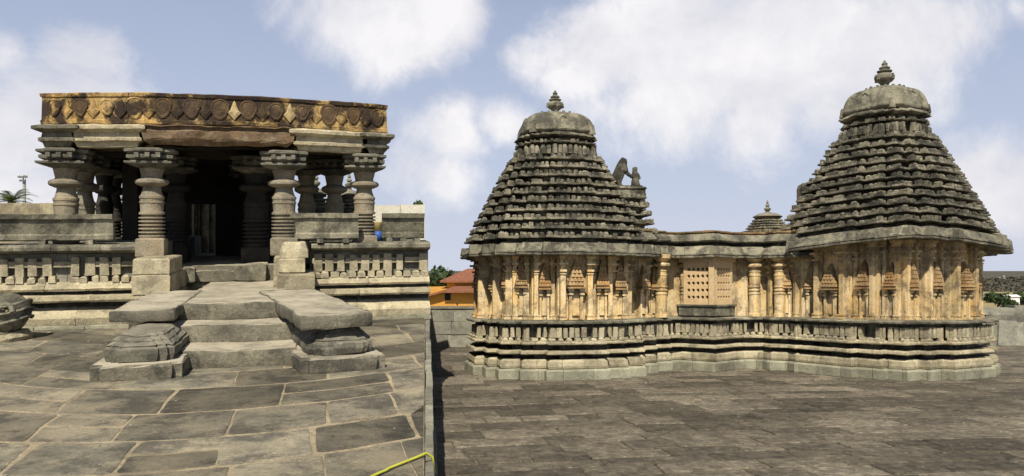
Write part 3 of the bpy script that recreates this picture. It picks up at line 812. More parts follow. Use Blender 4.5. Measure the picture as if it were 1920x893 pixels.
def frame(a, b, t, out):
    L = math.dist(a, b); rot = math.atan2(b[1] - a[1], b[0] - a[0]); n = (math.sin(rot), -math.cos(rot))
    return (a[0] + (b[0] - a[0]) * t + n[0] * out, a[1] + (b[1] - a[1]) * t + n[1] * out, rot, n)
def pilaster(a, b, t, top, w=.10, d=.09, mat='gold'):
    x, y, rot, n = frame(a, b, t, 0); m = MB(); tn = random.random()
    def bx(ww, dd, h0, h1, tp=1.):
        m.box((x + n[0] * dd / 2 - n[0] * .02, y + n[1] * dd / 2 - n[1] * .02, h0), (ww, dd + .04, h1 - h0), rot, tp, .002, tn)
    bx(w * 1.5, d * 1.3, 1.12, 1.155); bx(w * 1.25, d * 1.15, 1.155, 1.185); bx(w * 1.45, d * 1.25, 1.185, 1.21); bx(w, d, 1.21, top - .42)
    bx(w * 1.2, d * 1.15, top - .42, top - .40); bx(w * .9, d * .9, top - .40, top - .37); bx(w * 1.3, d * 1.25, top - .37, top - .33); bx(w * .85, d * .85, top - .33, top - .28)
    bx(w * 1.1, d * 1.1, top - .28, top - .24); bx(w * 1.7, d * 1.6, top - .24, top - .20); bx(w * 1.0, d, top - .20, top - .13); bx(w * 1.6, d * 1.5, top - .13, top - .06); bx(w * 2.2, d * 1.9, top - .06, top)
    return m.build('pilaster', M[mat], temple, SR)
def pavilion(a, b, t, top, w=.30, d=.11, tall=1.):
    """little relief tower carried on a pair of slim wall shafts"""
    x, y, rot, n = frame(a, b, t, 0); tn = random.random(); cr, sr = math.cos(rot), math.sin(rot)
    def bx(m, ww, dd, h0, h1, tp=1., du=0.):
        m.box((x + n[0] * (dd / 2 - .02) + cr * du, y + n[1] * (dd / 2 - .02) + sr * du, h0), (ww, dd + .04, h1 - h0), rot, tp, .0025, tn)
    z = 1.70 + random.uniform(-.02, .03)
    ms = MB()
    for sgn in (-1, 1):
        bx(ms, w * .24, d * .8, 1.12, 1.16, 1, sgn * w * .3); bx(ms, w * .15, d * .6, 1.16, z - .12, 1, sgn * w * .3)
        bx(ms, w * .26, d * .8, z - .12, z - .09, 1, sgn * w * .3); bx(ms, w * .18, d * .7, z - .09, z - .05, 1, sgn * w * .3); bx(ms, w * .3, d * .95, z - .05, z, 1, sgn * w * .3)
    bx(ms, w * .42, d * .25, 1.2, z - .1)
    p = ms.build('niche_shaft', M['gold'], temple, SR)
    m = MB(); hh = z; k = w * random.uniform(.88, 1.12)
    n_t = random.choice((4, 5, 5, 6)) if w > .24 else random.choice((3, 4, 4)); dh = .37 / n_t * random.uniform(.9, 1.12)
    bx(m, k * 1.08, d * 1.25, hh, hh + .03); hh += .03; bx(m, k * .8, d, hh, hh + .03); hh += .03
    for i in range(n_t):
        f = 1 - .72 / n_t * i
        bx(m, k * f * 1.02, d * (1.25 - .1 * i), hh, hh + dh * .45, .94); bx(m, k * f * .82, d * (1. - .1 * i), hh + dh * .45, hh + dh)
        for q in range(max(2, int(5 - i * .6))):
            nn = max(2, int(5 - i * .6)); du = (q - (nn - 1) / 2) * k * f / nn
            bx(m, k * f / nn * .6, d * (1.22 - .1 * i), hh + dh * .45, hh + dh * .85, .8, du)
        hh += dh
    bx(m, k * .30, d * .8, hh, hh + .05, .6); bx(m, k * .14, d * .6, hh + .05, hh + .1, .4)
    m.build('niche_tower', M['rust'], p, SR)
def facing(a, b):
    dx, dy = b[0] - a[0], b[1] - a[1]; n = (dy, -dx); c_ = ((a[0] + b[0]) / 2, (a[1] + b[1]) / 2)
    return n[0] * -c_[0] + n[1] * -c_[1] > 0
def decorate(plan, top, inset=-.26, clip=None):
    w = offset(plan, inset); N = len(w)
    for i in range(N):
        a, b = w[i], w[(i + 1) % N]; L = math.dist(a, b)
        c_ = ((a[0] + b[0]) / 2, (a[1] + b[1]) / 2)
        if L < .12: continue
        if not facing(a, b) and c_[1] > 17.5: continue
        if clip and clip(c_): continue
        if L > .55:
            e = .075 / L
            pilaster(a, b, e, top, .10, .13); pilaster(a, b, 1 - e, top, .10, .13)
            pavilion(a, b, .5, top, .36, .15)
            pilaster(a, b, .5 - .24 / L, top, .06, .06); pilaster(a, b, .5 + .24 / L, top, .06, .06)
        elif L > .34:
            pavilion(a, b, .5, top, .25, .13); pilaster(a, b, .07 / L, top, .08); pilaster(a, b, 1 - .07 / L, top, .08)
        elif L > .2: pilaster(a, b, .5, top, .12, .12)
decorate(planL, 2.40, clip=lambda c_: c_[0] > 1.7 and c_[1] > 16.6)
decorate(planR, 2.63, clip=lambda c_: c_[0] < 6.8 and c_[1] > 17.2)
wM = offset(planM, -.26)
for (i_, w_) in ((1, .24), (3, .24), (9, .22), (11, .22), (13, .26)): pavilion(wM[i_], wM[i_ + 1], .5, 2.4, w_, .12)
for i_ in (2, 4, 10, 12): pilaster(wM[i_], wM[i_ + 1], .5, 2.4, .08, .1)
# turned columns engaged in the hall wall
def tcol(px, y, r=.118, top=2.42):
    x = (px - 960) / F * y; m = MB(); z = 1.115; L = top - z; pr = []
    for t, q in ((0, 1.15), (.05, 1.15), (.055, 1.), (.10, 1.0), (.36, .98), (.365, 1.08), (.39, 1.08), (.395, .9), (.42, .9), (.425, 1.08), (.445, 1.08), (.45, .9), (.475, .9), (.48, 1.08), (.50, 1.08), (.505, .88),
                 (.53, .95), (.66, 1.02), (.665, 1.1), (.68, 1.1), (.685, .95), (.73, .95), (.735, 1.05), (.75, 1.05), (.755, .85), (.79, .7), (.80, .9), (.82, 1.5), (.845, 1.55), (.86, 1.4), (.875, .9), (.90, 1.1), (.94, 1.7), (1., 1.8)):
        pr.append((r * q, z + L * t))
    m.lathe((x, y, 0), pr, 22, .6); o = m.build('turned_column', M['gold'], temple, SR, smooth=True); md = o.modifiers.new('e', 'EDGE_SPLIT'); md.split_angle = R(25)
tcol(1240, 16.62); tcol(1284, 17.08, .10); tcol(1415, 17.15, .12); tcol(1462, 16.85, .115)

# pierced stone window at the corner bay
wa, wb, wc = (3.63, 16.93), (4.13, 16.47), (4.66, 16.92)
def lattice(a, b, ncol, nrow, h0, h1):
    L = math.dist(a, b); rot = math.atan2(b[1] - a[1], b[0] - a[0]); d = (math.cos(rot), math.sin(rot)); n = (math.sin(rot), -math.cos(rot))
    m = MB(); ml, mt_ = .07, .08
    def P(u, h, dep): return (a[0] + d[0] * u + n[0] * dep, a[1] + d[1] * u + n[1] * dep, h)
    us = [0, ml] + [ml + (L - 2 * ml) * (i + 1) / ncol for i in range(ncol)] + [L]; hs = [h0, h0 + mt_] + [h0 + mt_ + (h1 - h0 - 2 * mt_) * (i + 1) / nrow for i in range(nrow)] + [h1]
    for i in range(len(us) - 1):
        for j in range(len(hs) - 1):
            u0, u1, z0, z1 = us[i], us[i + 1], hs[j], hs[j + 1]
            if 0 < i < len(us) - 2 and 0 < j < len(hs) - 2:
                cu, cz = (u0 + u1) / 2, (z0 + z1) / 2; r = .35 * min(u1 - u0, z1 - z0); K = 8
                sq = []; ci = []
                for k in range(K):
                    t = 2 * math.pi * k / K + math.pi / 4
                    cx_, sx_ = math.cos(t), math.sin(t); mx = max(abs(cx_), abs(sx_))
                    sq.append((cu + cx_ / mx * (u1 - u0) / 2, cz + sx_ / mx * (z1 - z0) / 2)); ci.append((cu + cx_ * r, cz + sx_ * r))
                vs = [P(*q, .0) for q in sq] + [P(*q, .0) for q in ci] + [P(*q, -.07) for q in ci]
                fs = [(k, (k + 1) % K, K + (k + 1) % K, K + k) for k in range(K)] + [(K + k, K + (k + 1) % K, 2 * K + (k + 1) % K, 2 * K + k) for k in range(K)]
                m.hull(vs, fs, .5)
            else: m.hull([P(u0, z0, 0), P(u1, z0, 0), P(u1, z1, 0), P(u0, z1, 0)], [(0, 1, 2, 3)], .5)
    o = m.build('pierced_window', M['sand'], temple, SR)
    m = MB(); m.hull([P(0, h0, -.075), P(L, h0, -.075), P(L, h1, -.075), P(0, h1, -.075)], [(0, 1, 2, 3)], .5); m.build('dark_backing', M['black'], o, SR)
lattice(wa, wb, 5, 5, 1.38, 2.27); lattice(wb, wc, 6, 5, 1.38, 2.27)
mb = MB(); bay = [(3.55, 17.0), (4.13, 16.42), (4.74, 17.0)]
bay_c = bay + [(4.74, 17.5), (3.55, 17.5)]
mb.sweep(bay_c, [(-.02, 1.13), (0, 1.15), (.0, 1.33), (.03, 1.345), (.03, 1.375), (0, 1.38)], True, True, .5, .004, .008)
mb.build('window_sill', M['grey'], temple, SR)
mb = MB(); mb.sweep(bay_c, [(-.02, 2.27), (.01, 2.28), (.01, 2.34), (.04, 2.35), (.04, 2.42)], True, True, 1., .004, .006); mb.build('window_head', M['sand'], temple, SR)
mb = MB(); mb.box((4.13, 16.46, 1.38), (.12, .12, .9), R(45), 1., .002); mb.build('corner_post', M['sand'], temple, SR)

# eaves
def horns(m, plan, out, z, h, w):
    """larger corner stones that kick up at every outer corner of a tier"""
    ch = offset(plan, out); N = len(ch)
    for i in range(N):
        a, b, c_ = ch[i - 1], ch[i], ch[(i + 1) % N]
        if (b[0] - a[0]) * (c_[1] - b[1]) - (b[1] - a[1]) * (c_[0] - b[0]) <= 0 or random.random() < .12: continue
        rot = math.atan2(c_[1] - b[1], c_[0] - b[0]); mx, my = mitres(plan, True)[i]
        m.box((b[0] - mx * w * .35, b[1] - my * w * .35, z), (w * 1.15, w * 1.15, h * random.uniform(.85, 1.15)), rot, .72, .006, random.random())
def eave(plan, h, ext=.10, nm='eave', sag=False):
    mb = MB()
    mb.sweep(plan, [(-.40, h + .10), (-.25, h + .05), (ext - .02, h), (ext, h + .015), (ext + .005, h + .045), (ext - .03, h + .05), (ext - .03, h + .065), (ext, h + .07), (ext - .005, h + .10), (ext - .06, h + .13), (ext - .10, h + .20), (ext - .16, h + .255), (ext - .26, h + .28), (ext - .5, h + .28)], True, True, .75, .008, .014)
    blocks(mb, plan, ext - .10, h + .09, h + .25, .20, .10, .10, .008, .45, True, .4)
    horns(mb, plan, ext - .03, h + .06, .17, .15)
    e = mb.build(nm, M['grey'], temple, SR, wob=.006, sag=sag)
eave(planL, 2.33, .10); eave(planR, 2.57, .17, sag=True); eave([(x, y) for x, y in planM], 2.345, .07)
# upper cornice of the hall
mb = MB(); mb.sweep(planM, [(-.30, 2.6), (-.28, 2.70), (-.05, 2.68), (-.02, 2.71), (-.04, 2.76), (-.07, 2.80), (-.14, 2.86), (-.2, 2.88), (-.4, 2.89)], True, True, .8, .008, .012)
mb.build('roof_cornice', M['grey'], temple, SR, wob=.006)
mb = MB(); mb.sweep(planM, [(-.2, 2.87), (-.12, 2.885), (-.11, 2.915), (-.3, 2.93)], True, True, 1.5, .006, .0); mb.build('roof_coping', M['rust'], temple, SR, wob=.005)

# towers
def tower(plan, c, h0, h1, k0, k1, nt, domeh, name, shaft_top=None, dome_k=None, rot=0., A=1.75):
    root = MB(); prof = []
    ch = plan
    # core
    o = len(root.v); N = 6
    for i in range(N):
        t0, t1 = i / N, (i + 1) / N
    root.sweep(scaled(ch, c, k0 * .86), [(0, h0 - .02), (0, h0 + .03)], True, True, .5, .004, 0)
    tw = root.build('tower', M['tower'], temple, SR)
    H = h1 - h0; dh = H / nt
    for i in range(nt):
        t = i / nt; k = k0 + (k1 - k0) * (t ** 1.04); z = h0 + dh * i; last = i >= nt - 1
        p = scaled(ch, c, k); m = MB()
        body = -.19 * (1 if k > .6 else .75)
        if not last:
            m.sweep(p, [(body, z - .01), (body, z + dh * .30), (.01, z + dh * .32), (.025, z + dh * .36), (.02, z + dh * .54), (-.02, z + dh * .60), (-.14, z + dh * .64), (-.3, z + dh)], True, True, .35, .007, .01)
            blocks(m, p, -.004, z + dh * .52, z + dh * 1.0, .088, .02, .10, .007, .05, True, .35, hvar=.26)
        else:
            m.sweep(p, [(body, z - .01), (body, z + dh * 1.0), (-.3, z + dh * 1.02)], True, True, .35, .006, .01)
            blocks(m, p, -.03, z + dh * .12, z + dh * 1.1, .085, .02, .09, .004, .02, True, .35, hvar=.1)
        m.build('tier', M['tower'], tw, SR, wob=.008, sag=(name == 'r'))
    # neck, cornice and ribbed square dome
    p = scaled(ch, c, dome_k); z = h1; m = MB(); hc = domeh[0]
    m.sweep(p, [(-.12, z - .02), (-.12, z + .05), (.0, z + .06), (.02, z + .08), (-.04, z + .11), (-.14, z + .12), (-.14, z + hc * .6), (-.02, z + hc * .64), (.03, z + hc * .72), (.02, z + hc * .8), (-.06, z + hc * .95), (-.12, z + hc)], True, True, .4, .006, .008)
    blocks(m, p, .02, z + .06, z + .13, .07, .16, .05, .004, .1)
    m.build('neck_cornice', M['tower'], tw, SR, wob=.004)
    m = MB(); z0 = z + hc; hd = domeh[1]
    prof = []; n = 12; base = dome_k * A * .86
    # rounded-square dome built ring by ring with shallow ribs
    K = 120; rings = []
    for j in range(n + 1):
        t = j / n; s = math.cos(t * math.pi / 2 * .66) ** .95; zz = z0 + hd * math.sin(t * math.pi / 2) ** .95
        rings.append((s, zz))
    rings = [(.93, z0 - .02), (1.03, z0 + hd * .04), (1.06, z0 + hd * .10)] + [(s * 1.05, zz) for s, zz in rings if zz > z0 + hd * .12]
    o = len(m.v)
    for s, zz in rings:
        for k in range(K):
            a = 2 * math.pi * k / K; ca_, sa_ = abs(math.cos(a)), abs(math.sin(a))
            rr = (ca_ ** 4.2 + sa_ ** 4.2) ** (-1 / 4.2) * base * s * (1 + .06 * abs(math.sin(a * 8)))
            ar = a + rot; m.v.append((c[0] + rr * math.cos(ar), c[1] + rr * math.sin(ar), zz))
    for j in range(len(rings) - 1):
        for k in range(K): m.face((o + j * K + k, o + j * K + (k + 1) % K, o + (j + 1) * K + (k + 1) % K, o + (j + 1) * K + k), .5)
    m.face([o + (len(rings) - 1) * K + k for k in range(K)], .5)
    m.build('dome', M['grey'], tw, SR, smooth=True, wob=.012)
    # gable medallions on the four sides and corner horns
    for q in range(4):
        a = rot + q * math.pi / 2; m = MB(); r0 = base * 1.03
        pts = [(-.15, 0), (.15, 0), (.19, .10), (.17, .24), (.09, .33), (0, .40), (-.09, .33), (-.17, .24), (-.19, .10)]; K2 = len(pts)
        ca_, sa_ = math.cos(a), math.sin(a); vs = []
        for dep, s in ((-.2, 1), (.05, 1), (.07, .8), (.045, .7), (.06, .35)):
            for u, h in pts:
                u2 = u * s; h2 = .18 + (h - .18) * s
                vs.append((c[0] + ca_ * (r0 + dep - h2 * .25) - sa_ * u2, c[1] + sa_ * (r0 + dep - h2 * .25) + ca_ * u2, z0 + .02 + h2 * hd / .5))
        fs = [(j * K2 + k, j * K2 + (k + 1) % K2, (j + 1) * K2 + (k + 1) % K2, (j + 1) * K2 + k) for j in range(4) for k in range(K2)] + [[4 * K2 + k for k in range(K2)]]
        m.hull(vs, fs); m.build('gable_medallion', M['grey'], tw, SR, wob=.02)
        a2 = a + math.pi / 4; m = MB(); rc = base * 1.28
        m.box((c[0] + math.cos(a2) * rc, c[1] + math.sin(a2) * rc, z0 - .03), (.13, .13, .19), a2, .7, .01); m.build('corner_horn', M['tower'], tw, SR, wob=.01)
    # finial pot
    zt = z0 + hd; f = domeh[2]
    m = MB(); m.lathe((c[0], c[1], zt - .04), [(base * .62, 0), (base * .66, .03), (base * .55, .07), (base * .3, .085)], 32)
    for k in range(16): 
        a = k * math.pi / 8; m.box((c[0] + base * .6 * math.cos(a), c[1] + base * .6 * math.sin(a), zt + .0), (.05, .06, .045), a, .6, .003)
    m.build('lotus_disc', M['dark'], tw, SR)
    m = MB(); m.lathe((c[0], c[1], zt + .02), [(r_ * f, h_ * f) for r_, h_ in ((.12, 0), (.13, .02), (.10, .03), (.085, .07), (.085, .10), (.11, .14), (.17, .18), (.20, .22), (.205, .27), (.19, .31), (.14, .335), (.10, .345), (.10, .36), (.15, .375), (.155, .395), (.10, .41), (.09, .43), (.115, .45), (.11, .47), (.06, .50), (.05, .52), (.065, .54), (.045, .57), (.012, .62), (.004, .63))], 24, .5)
    for k in range(4):
        a = rot + k * math.pi / 2; m.box((c[0] + math.cos(a) * .2 * f, c[1] + math.sin(a) * .2 * f, zt + .02 + .19 * f), (.05 * f, .05 * f, .12 * f), a, .6, .003)
    m.build('finial', M['grey'], tw, SR, smooth=False, wob=.003)
    return tw
tower(planL, (CLx, CLy), 2.60, 4.56, 1.0, .43, 11, (.30, .44, .84), 'l', dome_k=.44, rot=R(11))
tower(planR, (CRx, CRy), 2.86, 5.02, 1.0, .39, 12, (.34, .50, .98), 'r', dome_k=.40, rot=R(30), A=1.84)
# nose blocks projecting from the towers (they carry the lion group)
def place(px, y): return (px - 960) / F * y
sx = place(1186, 17.0)
mb = MB(); mb.sweep([(sx - .55, 16.75), (sx + .24, 16.86), (sx + .18, 17.5), (sx - .6, 17.4)], [(0, 3.28), (0, 3.35), (.03, 3.37), (.0, 3.42), (0, 3.80), (.03, 3.82), (.0, 3.86)], True, True, .3, .008, .012)
mb.build('tower_nose', M['tower'], temple, SR, wob=.01)
mb = MB(); x = place(1509, 17.2); mb.sweep([(x - .06, 17.2), (x + .9, 16.9), (x + .9, 17.6), (x - .0, 17.7)], [(0, 3.2), (0, 3.9), (-.02, 3.98)], True, True, .3, .008, .012); mb.build('tower_nose', M['tower'], temple, SR, wob=.01)

tw0 = [o for o in temple.children if o.name.startswith('tower') and o.name == 'tower'][0]
ca_, sa_ = math.cos(R(11)), math.sin(R(11))
for i in range(6):
    zt0 = 2.60; dh = 1.96 / 11; z = zt0 + dh * i; ext = 2.02 - .05 * i
    pts = [(.3, -.75 + .02 * i), (ext, -.75 + .02 * i), (ext, .7), (.3, .7)]
    p = [(CLx + x * ca_ - y * sa_, CLy + x * sa_ + y * ca_) for x, y in pts]; m = MB()
    m.sweep(p, [(-.16, z - .01), (-.16, z + dh * .34), (-.01, z + dh * .38), (.0, z + dh * .44), (-.005, z + dh * .52), (-.035, z + dh * .60), (-.14, z + dh * .64), (-.2, z + dh)], True, True, .35, .007, .01)
    blocks(m, p, -.004, z + dh * .52, z + dh * 1.0, .088, .02, .10, .007, .05, True, .35, hvar=.26)
    m.build('nose_tier', M['tower'], tw0, SR, wob=.008)
# lion and warrior group
def skin_fig(name, pts, edges, rad, mat, parent, lev=2):
    me = bpy.data.meshes.new(name); off = parent_loc(parent)
    me.from_pydata([(p[0] - off[0], p[1] - off[1], p[2] - off[2]) for p in pts], edges, [])
    o = bpy.data.objects.new(name, me); C.objects.link(o)
    if parent: o.parent = parent
    md = o.modifiers.new('skin', 'SKIN'); me.skin_vertices[0].data[0].use_root = True
    for i, r in enumerate(rad): me.skin_vertices[0].data[i].radius = (r, r)
    s = o.modifiers.new('sub', 'SUBSURF'); s.levels = lev; s.render_levels = lev
    me.materials.append(mat); return o
lx = place(1160, 17.05); ly = 17.05; z0 = 3.86 + SR * ly
grp = thing('lion_statue', 'weathered stone rearing lion with a smaller figure, on the left tower ledge', 'statue', (lx + .1, ly, z0))
P = lambda dx, dz, dy=0: (lx + dx, ly + dy, z0 + dz)
pts = [P(-.02, .22), P(.02, .34), P(.07, .46), P(.09, .55), P(.15, .57), P(.12, .62), P(-.10, .16), P(-.20, .13), P(-.25, .24), P(-.24, .34),
       P(.0, .10, .06), P(.10, -.02, .06), P(-.02, .10, -.06), P(.08, -.02, -.06), P(.16, .34, .05), P(.24, .28, .05), P(.16, .32, -.05), P(.24, .24, -.05)]
edges = [(0, 1), (1, 2), (2, 3), (3, 4), (3, 5), (0, 6), (6, 7), (7, 8), (8, 9), (0, 10), (10, 11), (0, 12), (12, 13), (2, 14), (14, 15), (2, 16), (16, 17)]
skin_fig('lion', pts, edges, [.12, .13, .13, .10, .07, .07, .11, .08, .06, .075, .06, .045, .06, .045, .05, .04, .05, .04], M['tower'], grp)
pts = [P(.36, .14), P(.35, .26), P(.34, .34), P(.35, .41), P(.34, .45), P(.31, .0, .05), P(.41, .0, -.05), P(.26, .24), P(.22, .30), P(.42, .26), P(.45, .18)]
edges = [(0, 1), (1, 2), (2, 3), (3, 4), (0, 5), (0, 6), (1, 7), (7, 8), (1, 9), (9, 10)]
skin_fig('kneeling_figure', pts, edges, [.08, .085, .05, .065, .05, .06, .06, .04, .035, .04, .035], M['tower'], grp)
mb = MB(); mb.box((lx + .08, ly, 3.855), (.80, .3, .04), 0, 1., .005); mb.build('statue_base', M['tower'], grp, SR)

# small domed shrine behind the hall
def small_shrine(px, y, htop, hbase, wpx, name, label, slope, cat='shrine', n_t=5, grp_=None):
    x = place(px, y); w = wpx / F * y / 2
    t = thing(name, label, cat, (x, y, slope * y), grp_)
    pl_ = star(x, y, R(20), w); m = MB()
    m.sweep(pl_, [(-.05, 0), (-.05, hbase - .1), (.04, hbase - .08), (.05, hbase - .02), (-.05, hbase)], True, True, .4, .006, .01); m.build('body', M['grey'], t, slope)
    H = htop - hbase; m = MB()
    hd = H * .52
    for i in range(n_t):
        k = 1 - .10 * i; z = hbase + i * hd * .8 / n_t; dh = hd * .8 / n_t; p = scaled(pl_, (x, y), k * .95)
        m.sweep(p, [(-.06, z), (-.05, z + dh * .4), (0, z + dh * .45), (-.01, z + dh * .9), (-.05, z + dh)], True, True, .3, .004, .008)
        blocks(m, p, .0, z + dh * .6, z + dh * 1.05, .07, .03, .05, .004, .1)
    m.build('tiered_roof', M['grey'], t, slope)
    m = MB(); z = hbase + hd * .8; b = w * .62
    m.lathe((x, y, z), [(b * 1.1, 0), (b * 1.15, H * .02), (b, H * .06), (b * .7, H * .12), (b * .3, H * .15), (b * .2, H * .18)], 24); m.build('cap', M['dark'], t, slope)
    m = MB(); q = H * .42; z += H * .15
    m.lathe((x, y, z), [(.10 * q, 0), (.12 * q, .1 * q), (.24 * q, .22 * q), (.26 * q, .32 * q), (.12 * q, .42 * q), (.10 * q, .48 * q), (.17 * q, .53 * q), (.15 * q, .6 * q), (.07 * q, .68 * q), (.10 * q, .76 * q), (.03 * q, .95 * q), (.004, q)], 16, .5); m.build('finial', M['grey'], t, slope)
    return t
small_shrine(1439, 19.6, rh(374, 19.6) , rh(432, 19.6), 76, 'small_shrine', 'little grey domed roof with finial rising behind the low middle hall', SR)
small_shrine(592, 19.0, ph(318, 0, 19.) , ph(400, 0, 19.), 66, 'small_shrine', 'sunlit miniature shrine seen between the right porch pillars, left of two', SL)
small_shrine(655, 19.2, ph(322, 0, 19.) , ph(400, 0, 19.), 60, 'small_shrine', 'sunlit miniature shrine half hidden by the right corner pillar', SL)
small_shrine(246, 19.0, ph(338, 0, 19.) , ph(400, 0, 19.), 62, 'small_shrine', 'sunlit miniature shrine seen through the dark left bay of the porch', SL)

# ================================================================== WALLS, HOUSE, TREES
def coursed_wall(name, label, p0, p1, h, th, mt, slope, courses=4, cat='wall', coping=None, jit=.01, vary=0.):
    mx, my = (p0[0] + p1[0]) / 2, (p0[1] + p1[1]) / 2
    t = thing(name, label, cat, (mx, my, slope * my)); m = MB()
    L = math.dist(p0, p1); rot = math.atan2(p1[1] - p0[1], p1[0] - p0[0])
    for c_ in range(courses):
        s = 0.; hh = h / courses
        while s < L:
            w = random.uniform(.5, 1.3); w = min(w, L - s)
            if L - s - w < .2: w = L - s
            tt = (s + w / 2) / L; hz_ = hh + (random.uniform(-vary, 0) if c_ == courses - 1 else 0)
            m.box((p0[0] + (p1[0] - p0[0]) * tt, p0[1] + (p1[1] - p0[1]) * tt + random.uniform(-.01, .01), c_ * hh - (.05 if c_ == 0 else 0)), (w - .012, th, hz_ - .008 + (.05 if c_ == 0 else 0)), rot, 1., jit)
            s += w
    m.box((mx, my, -.05), (L - .05, th * .8, h - .04), rot, 1., 0)
    m.build('stonework', M[mt], t, slope)
    if coping:
        m = MB(); n = int(L / 1.6)
        for i in range(n): m.box((p0[0] + (p1[0] - p0[0]) * (i + .5) / n, p0[1] + (p1[1] - p0[1]) * (i + .5) / n, h + .0), (L / n - .01, th + .08, .07), rot, .97, .006)
        m.build('coping', M[coping], t, slope)
    return t
coursed_wall('boundary_wall', 'plain grey coursed stone boundary wall in front of the yellow house', (-2.62, 23.7), (2.0, 23.9), 1.13, .45, 'wall', SR, 3, coping='wall')
coursed_wall('boundary_wall', 'rough tumbledown stone boundary wall right of the right tower', (12.5, 24.8), (18.5, 24.6), 1.22, .5, 'wall', SR, 4, vary=.18, jit=.025)
coursed_wall('compound_wall', 'low pale limewashed wall beyond the right end of the porch', (place(690, 19.9), 19.9), (seam(20.2) - .02, 20.2), ph(384, 0, 20.), .4, 'wallwhite', SL, 4)
coursed_wall('compound_wall', 'grey coursed stone wall behind the left end of the porch', (-14., 19.4), (place(300, 20.2), 20.2), ph(381, 0, 19.8), .4, 'plinth', SL, 6)
# leaning slabs
slabs = [(1868, 24.2, .5, .62, -.25), (1886, 24.1, .55, .75, .2), (1905, 24.15, .5, .6, -.1), (1922, 24.1, .6, .7, .05)]
for i, (px, y, w, h, tl) in enumerate(slabs):
    x = place(px, y); m = MB(); m.box((x, y, -.01), (w, .12, h), 0., .95, .02, None, (tl, .3))
    o = m.build('leaning_slab', M['wall'], None, SR, wob=.02)
    tag(o, ['broken slab tipped left against the rough wall, nearest the temple', 'tallest loose slab tipped right against the rough wall', 'small slab propped near upright against the rough wall', 'loose slab against the rough wall at the far right'][i], 'stone slab', 'slabs leaning on the rough wall')

def wz(py, y): return EYE - (py - HZ) * y / F
# yellow house
hy = 42.; hx = place(868, hy); base = terrain(0, hy)
house = thing('tiled_house', 'ochre plastered house with stacked terracotta tiled roofs behind the boundary wall', 'house', (hx, hy, base))
hx0, hx1 = place(800, hy) - .6, place(960, hy)
def hb(nm, x0, x1, y0, y1, z0, z1, mt, par=house):
    m = MB(); m.box(((x0 + x1) / 2, (y0 + y1) / 2, z0), (x1 - x0, y1 - y0, z1 - z0), 0, 1., 0); return m.build(nm, M[mt], par, 0.)
zb, z1_, z2_, z3_ = base, wz(545, hy), wz(526, hy + 2), wz(504, hy + 3.5)
w1 = hb('lower_wall', hx0, hx1, hy, hy + 7, zb, z1_ + .05, 'ochre')
w2 = hb('upper_wall', place(838, hy + 1.6), hx1 - .2, hy + 1.6, hy + 6, z1_, z2_ + .05, 'ochre')
def roofp(nm, x0, x1, y0, y1, z0, z1, hip, par):
    m = MB(); ym = (y0 + y1) / 2; e = .35
    m.hull([(x0 - e, y0 - e, z0), (x1 + e, y0 - e, z0), (x1 + e, y1 + e, z0), (x0 - e, y1 + e, z0), (x0 + hip, ym, z1), (x1 - hip, ym, z1), (x0 - e, y0 - e, z0 - .1), (x1 + e, y0 - e, z0 - .1), (x1 + e, y1 + e, z0 - .1), (x0 - e, y1 + e, z0 - .1)],
           [(0, 1, 5, 4), (1, 2, 5), (2, 3, 4, 5), (3, 0, 4), (6, 7, 1, 0), (7, 8, 2, 1), (8, 9, 3, 2), (9, 6, 0, 3), (6, 9, 8, 7)], .5)
    return m.build(nm, M['tile'], par, 0.)
m = MB(); ww = place(832, hy)     # lean-to skirt roof
m.hull([(ww, hy - .5, z1_), (hx1 + .3, hy - .5, z1_), (hx1 + .3, hy + 1.7, wz(537, hy)), (ww + .5, hy + 1.7, wz(537, hy)), (ww, hy - .5, z1_ - .1), (hx1 + .3, hy - .5, z1_ - .1)], [(0, 1, 2, 3), (4, 5, 1, 0)], .5)
m.build('skirt_roof', M['tile'], house, 0.)
m = MB(); m.hull([(place(795, hy) - 1, hy - .4, wz(565, hy)), (ww + .1, hy - .4, wz(543, hy)), (ww + .1, hy + 5, wz(543, hy)), (place(795, hy) - 1, hy + 5, wz(565, hy)),
                  (place(795, hy) - 1, hy - .4, wz(568, hy)), (ww + .1, hy - .4, wz(547, hy))], [(0, 1, 2, 3), (4, 5, 1, 0)], .5)
m.build('side_roof', M['tile'], house, 0., label='grey edged sloping side roof')
roofp('roof', place(838, hy + 1.6), hx1 - .2, hy + 1.6, hy + 6, z2_, z3_, 1.0, house)
hb('window', place(834, hy), place(845, hy), hy - .03, hy + .1, wz(563, hy), wz(549, hy), 'black', w1)
hb('window', place(886, hy), place(896, hy), hy + 1.57, hy + 1.7, wz(534, hy), wz(528, hy), 'black', w2)
hb('vent', place(856, hy), place(858.5, hy), hy - .03, hy + .1, wz(572, hy), wz(569, hy), 'black', w1)

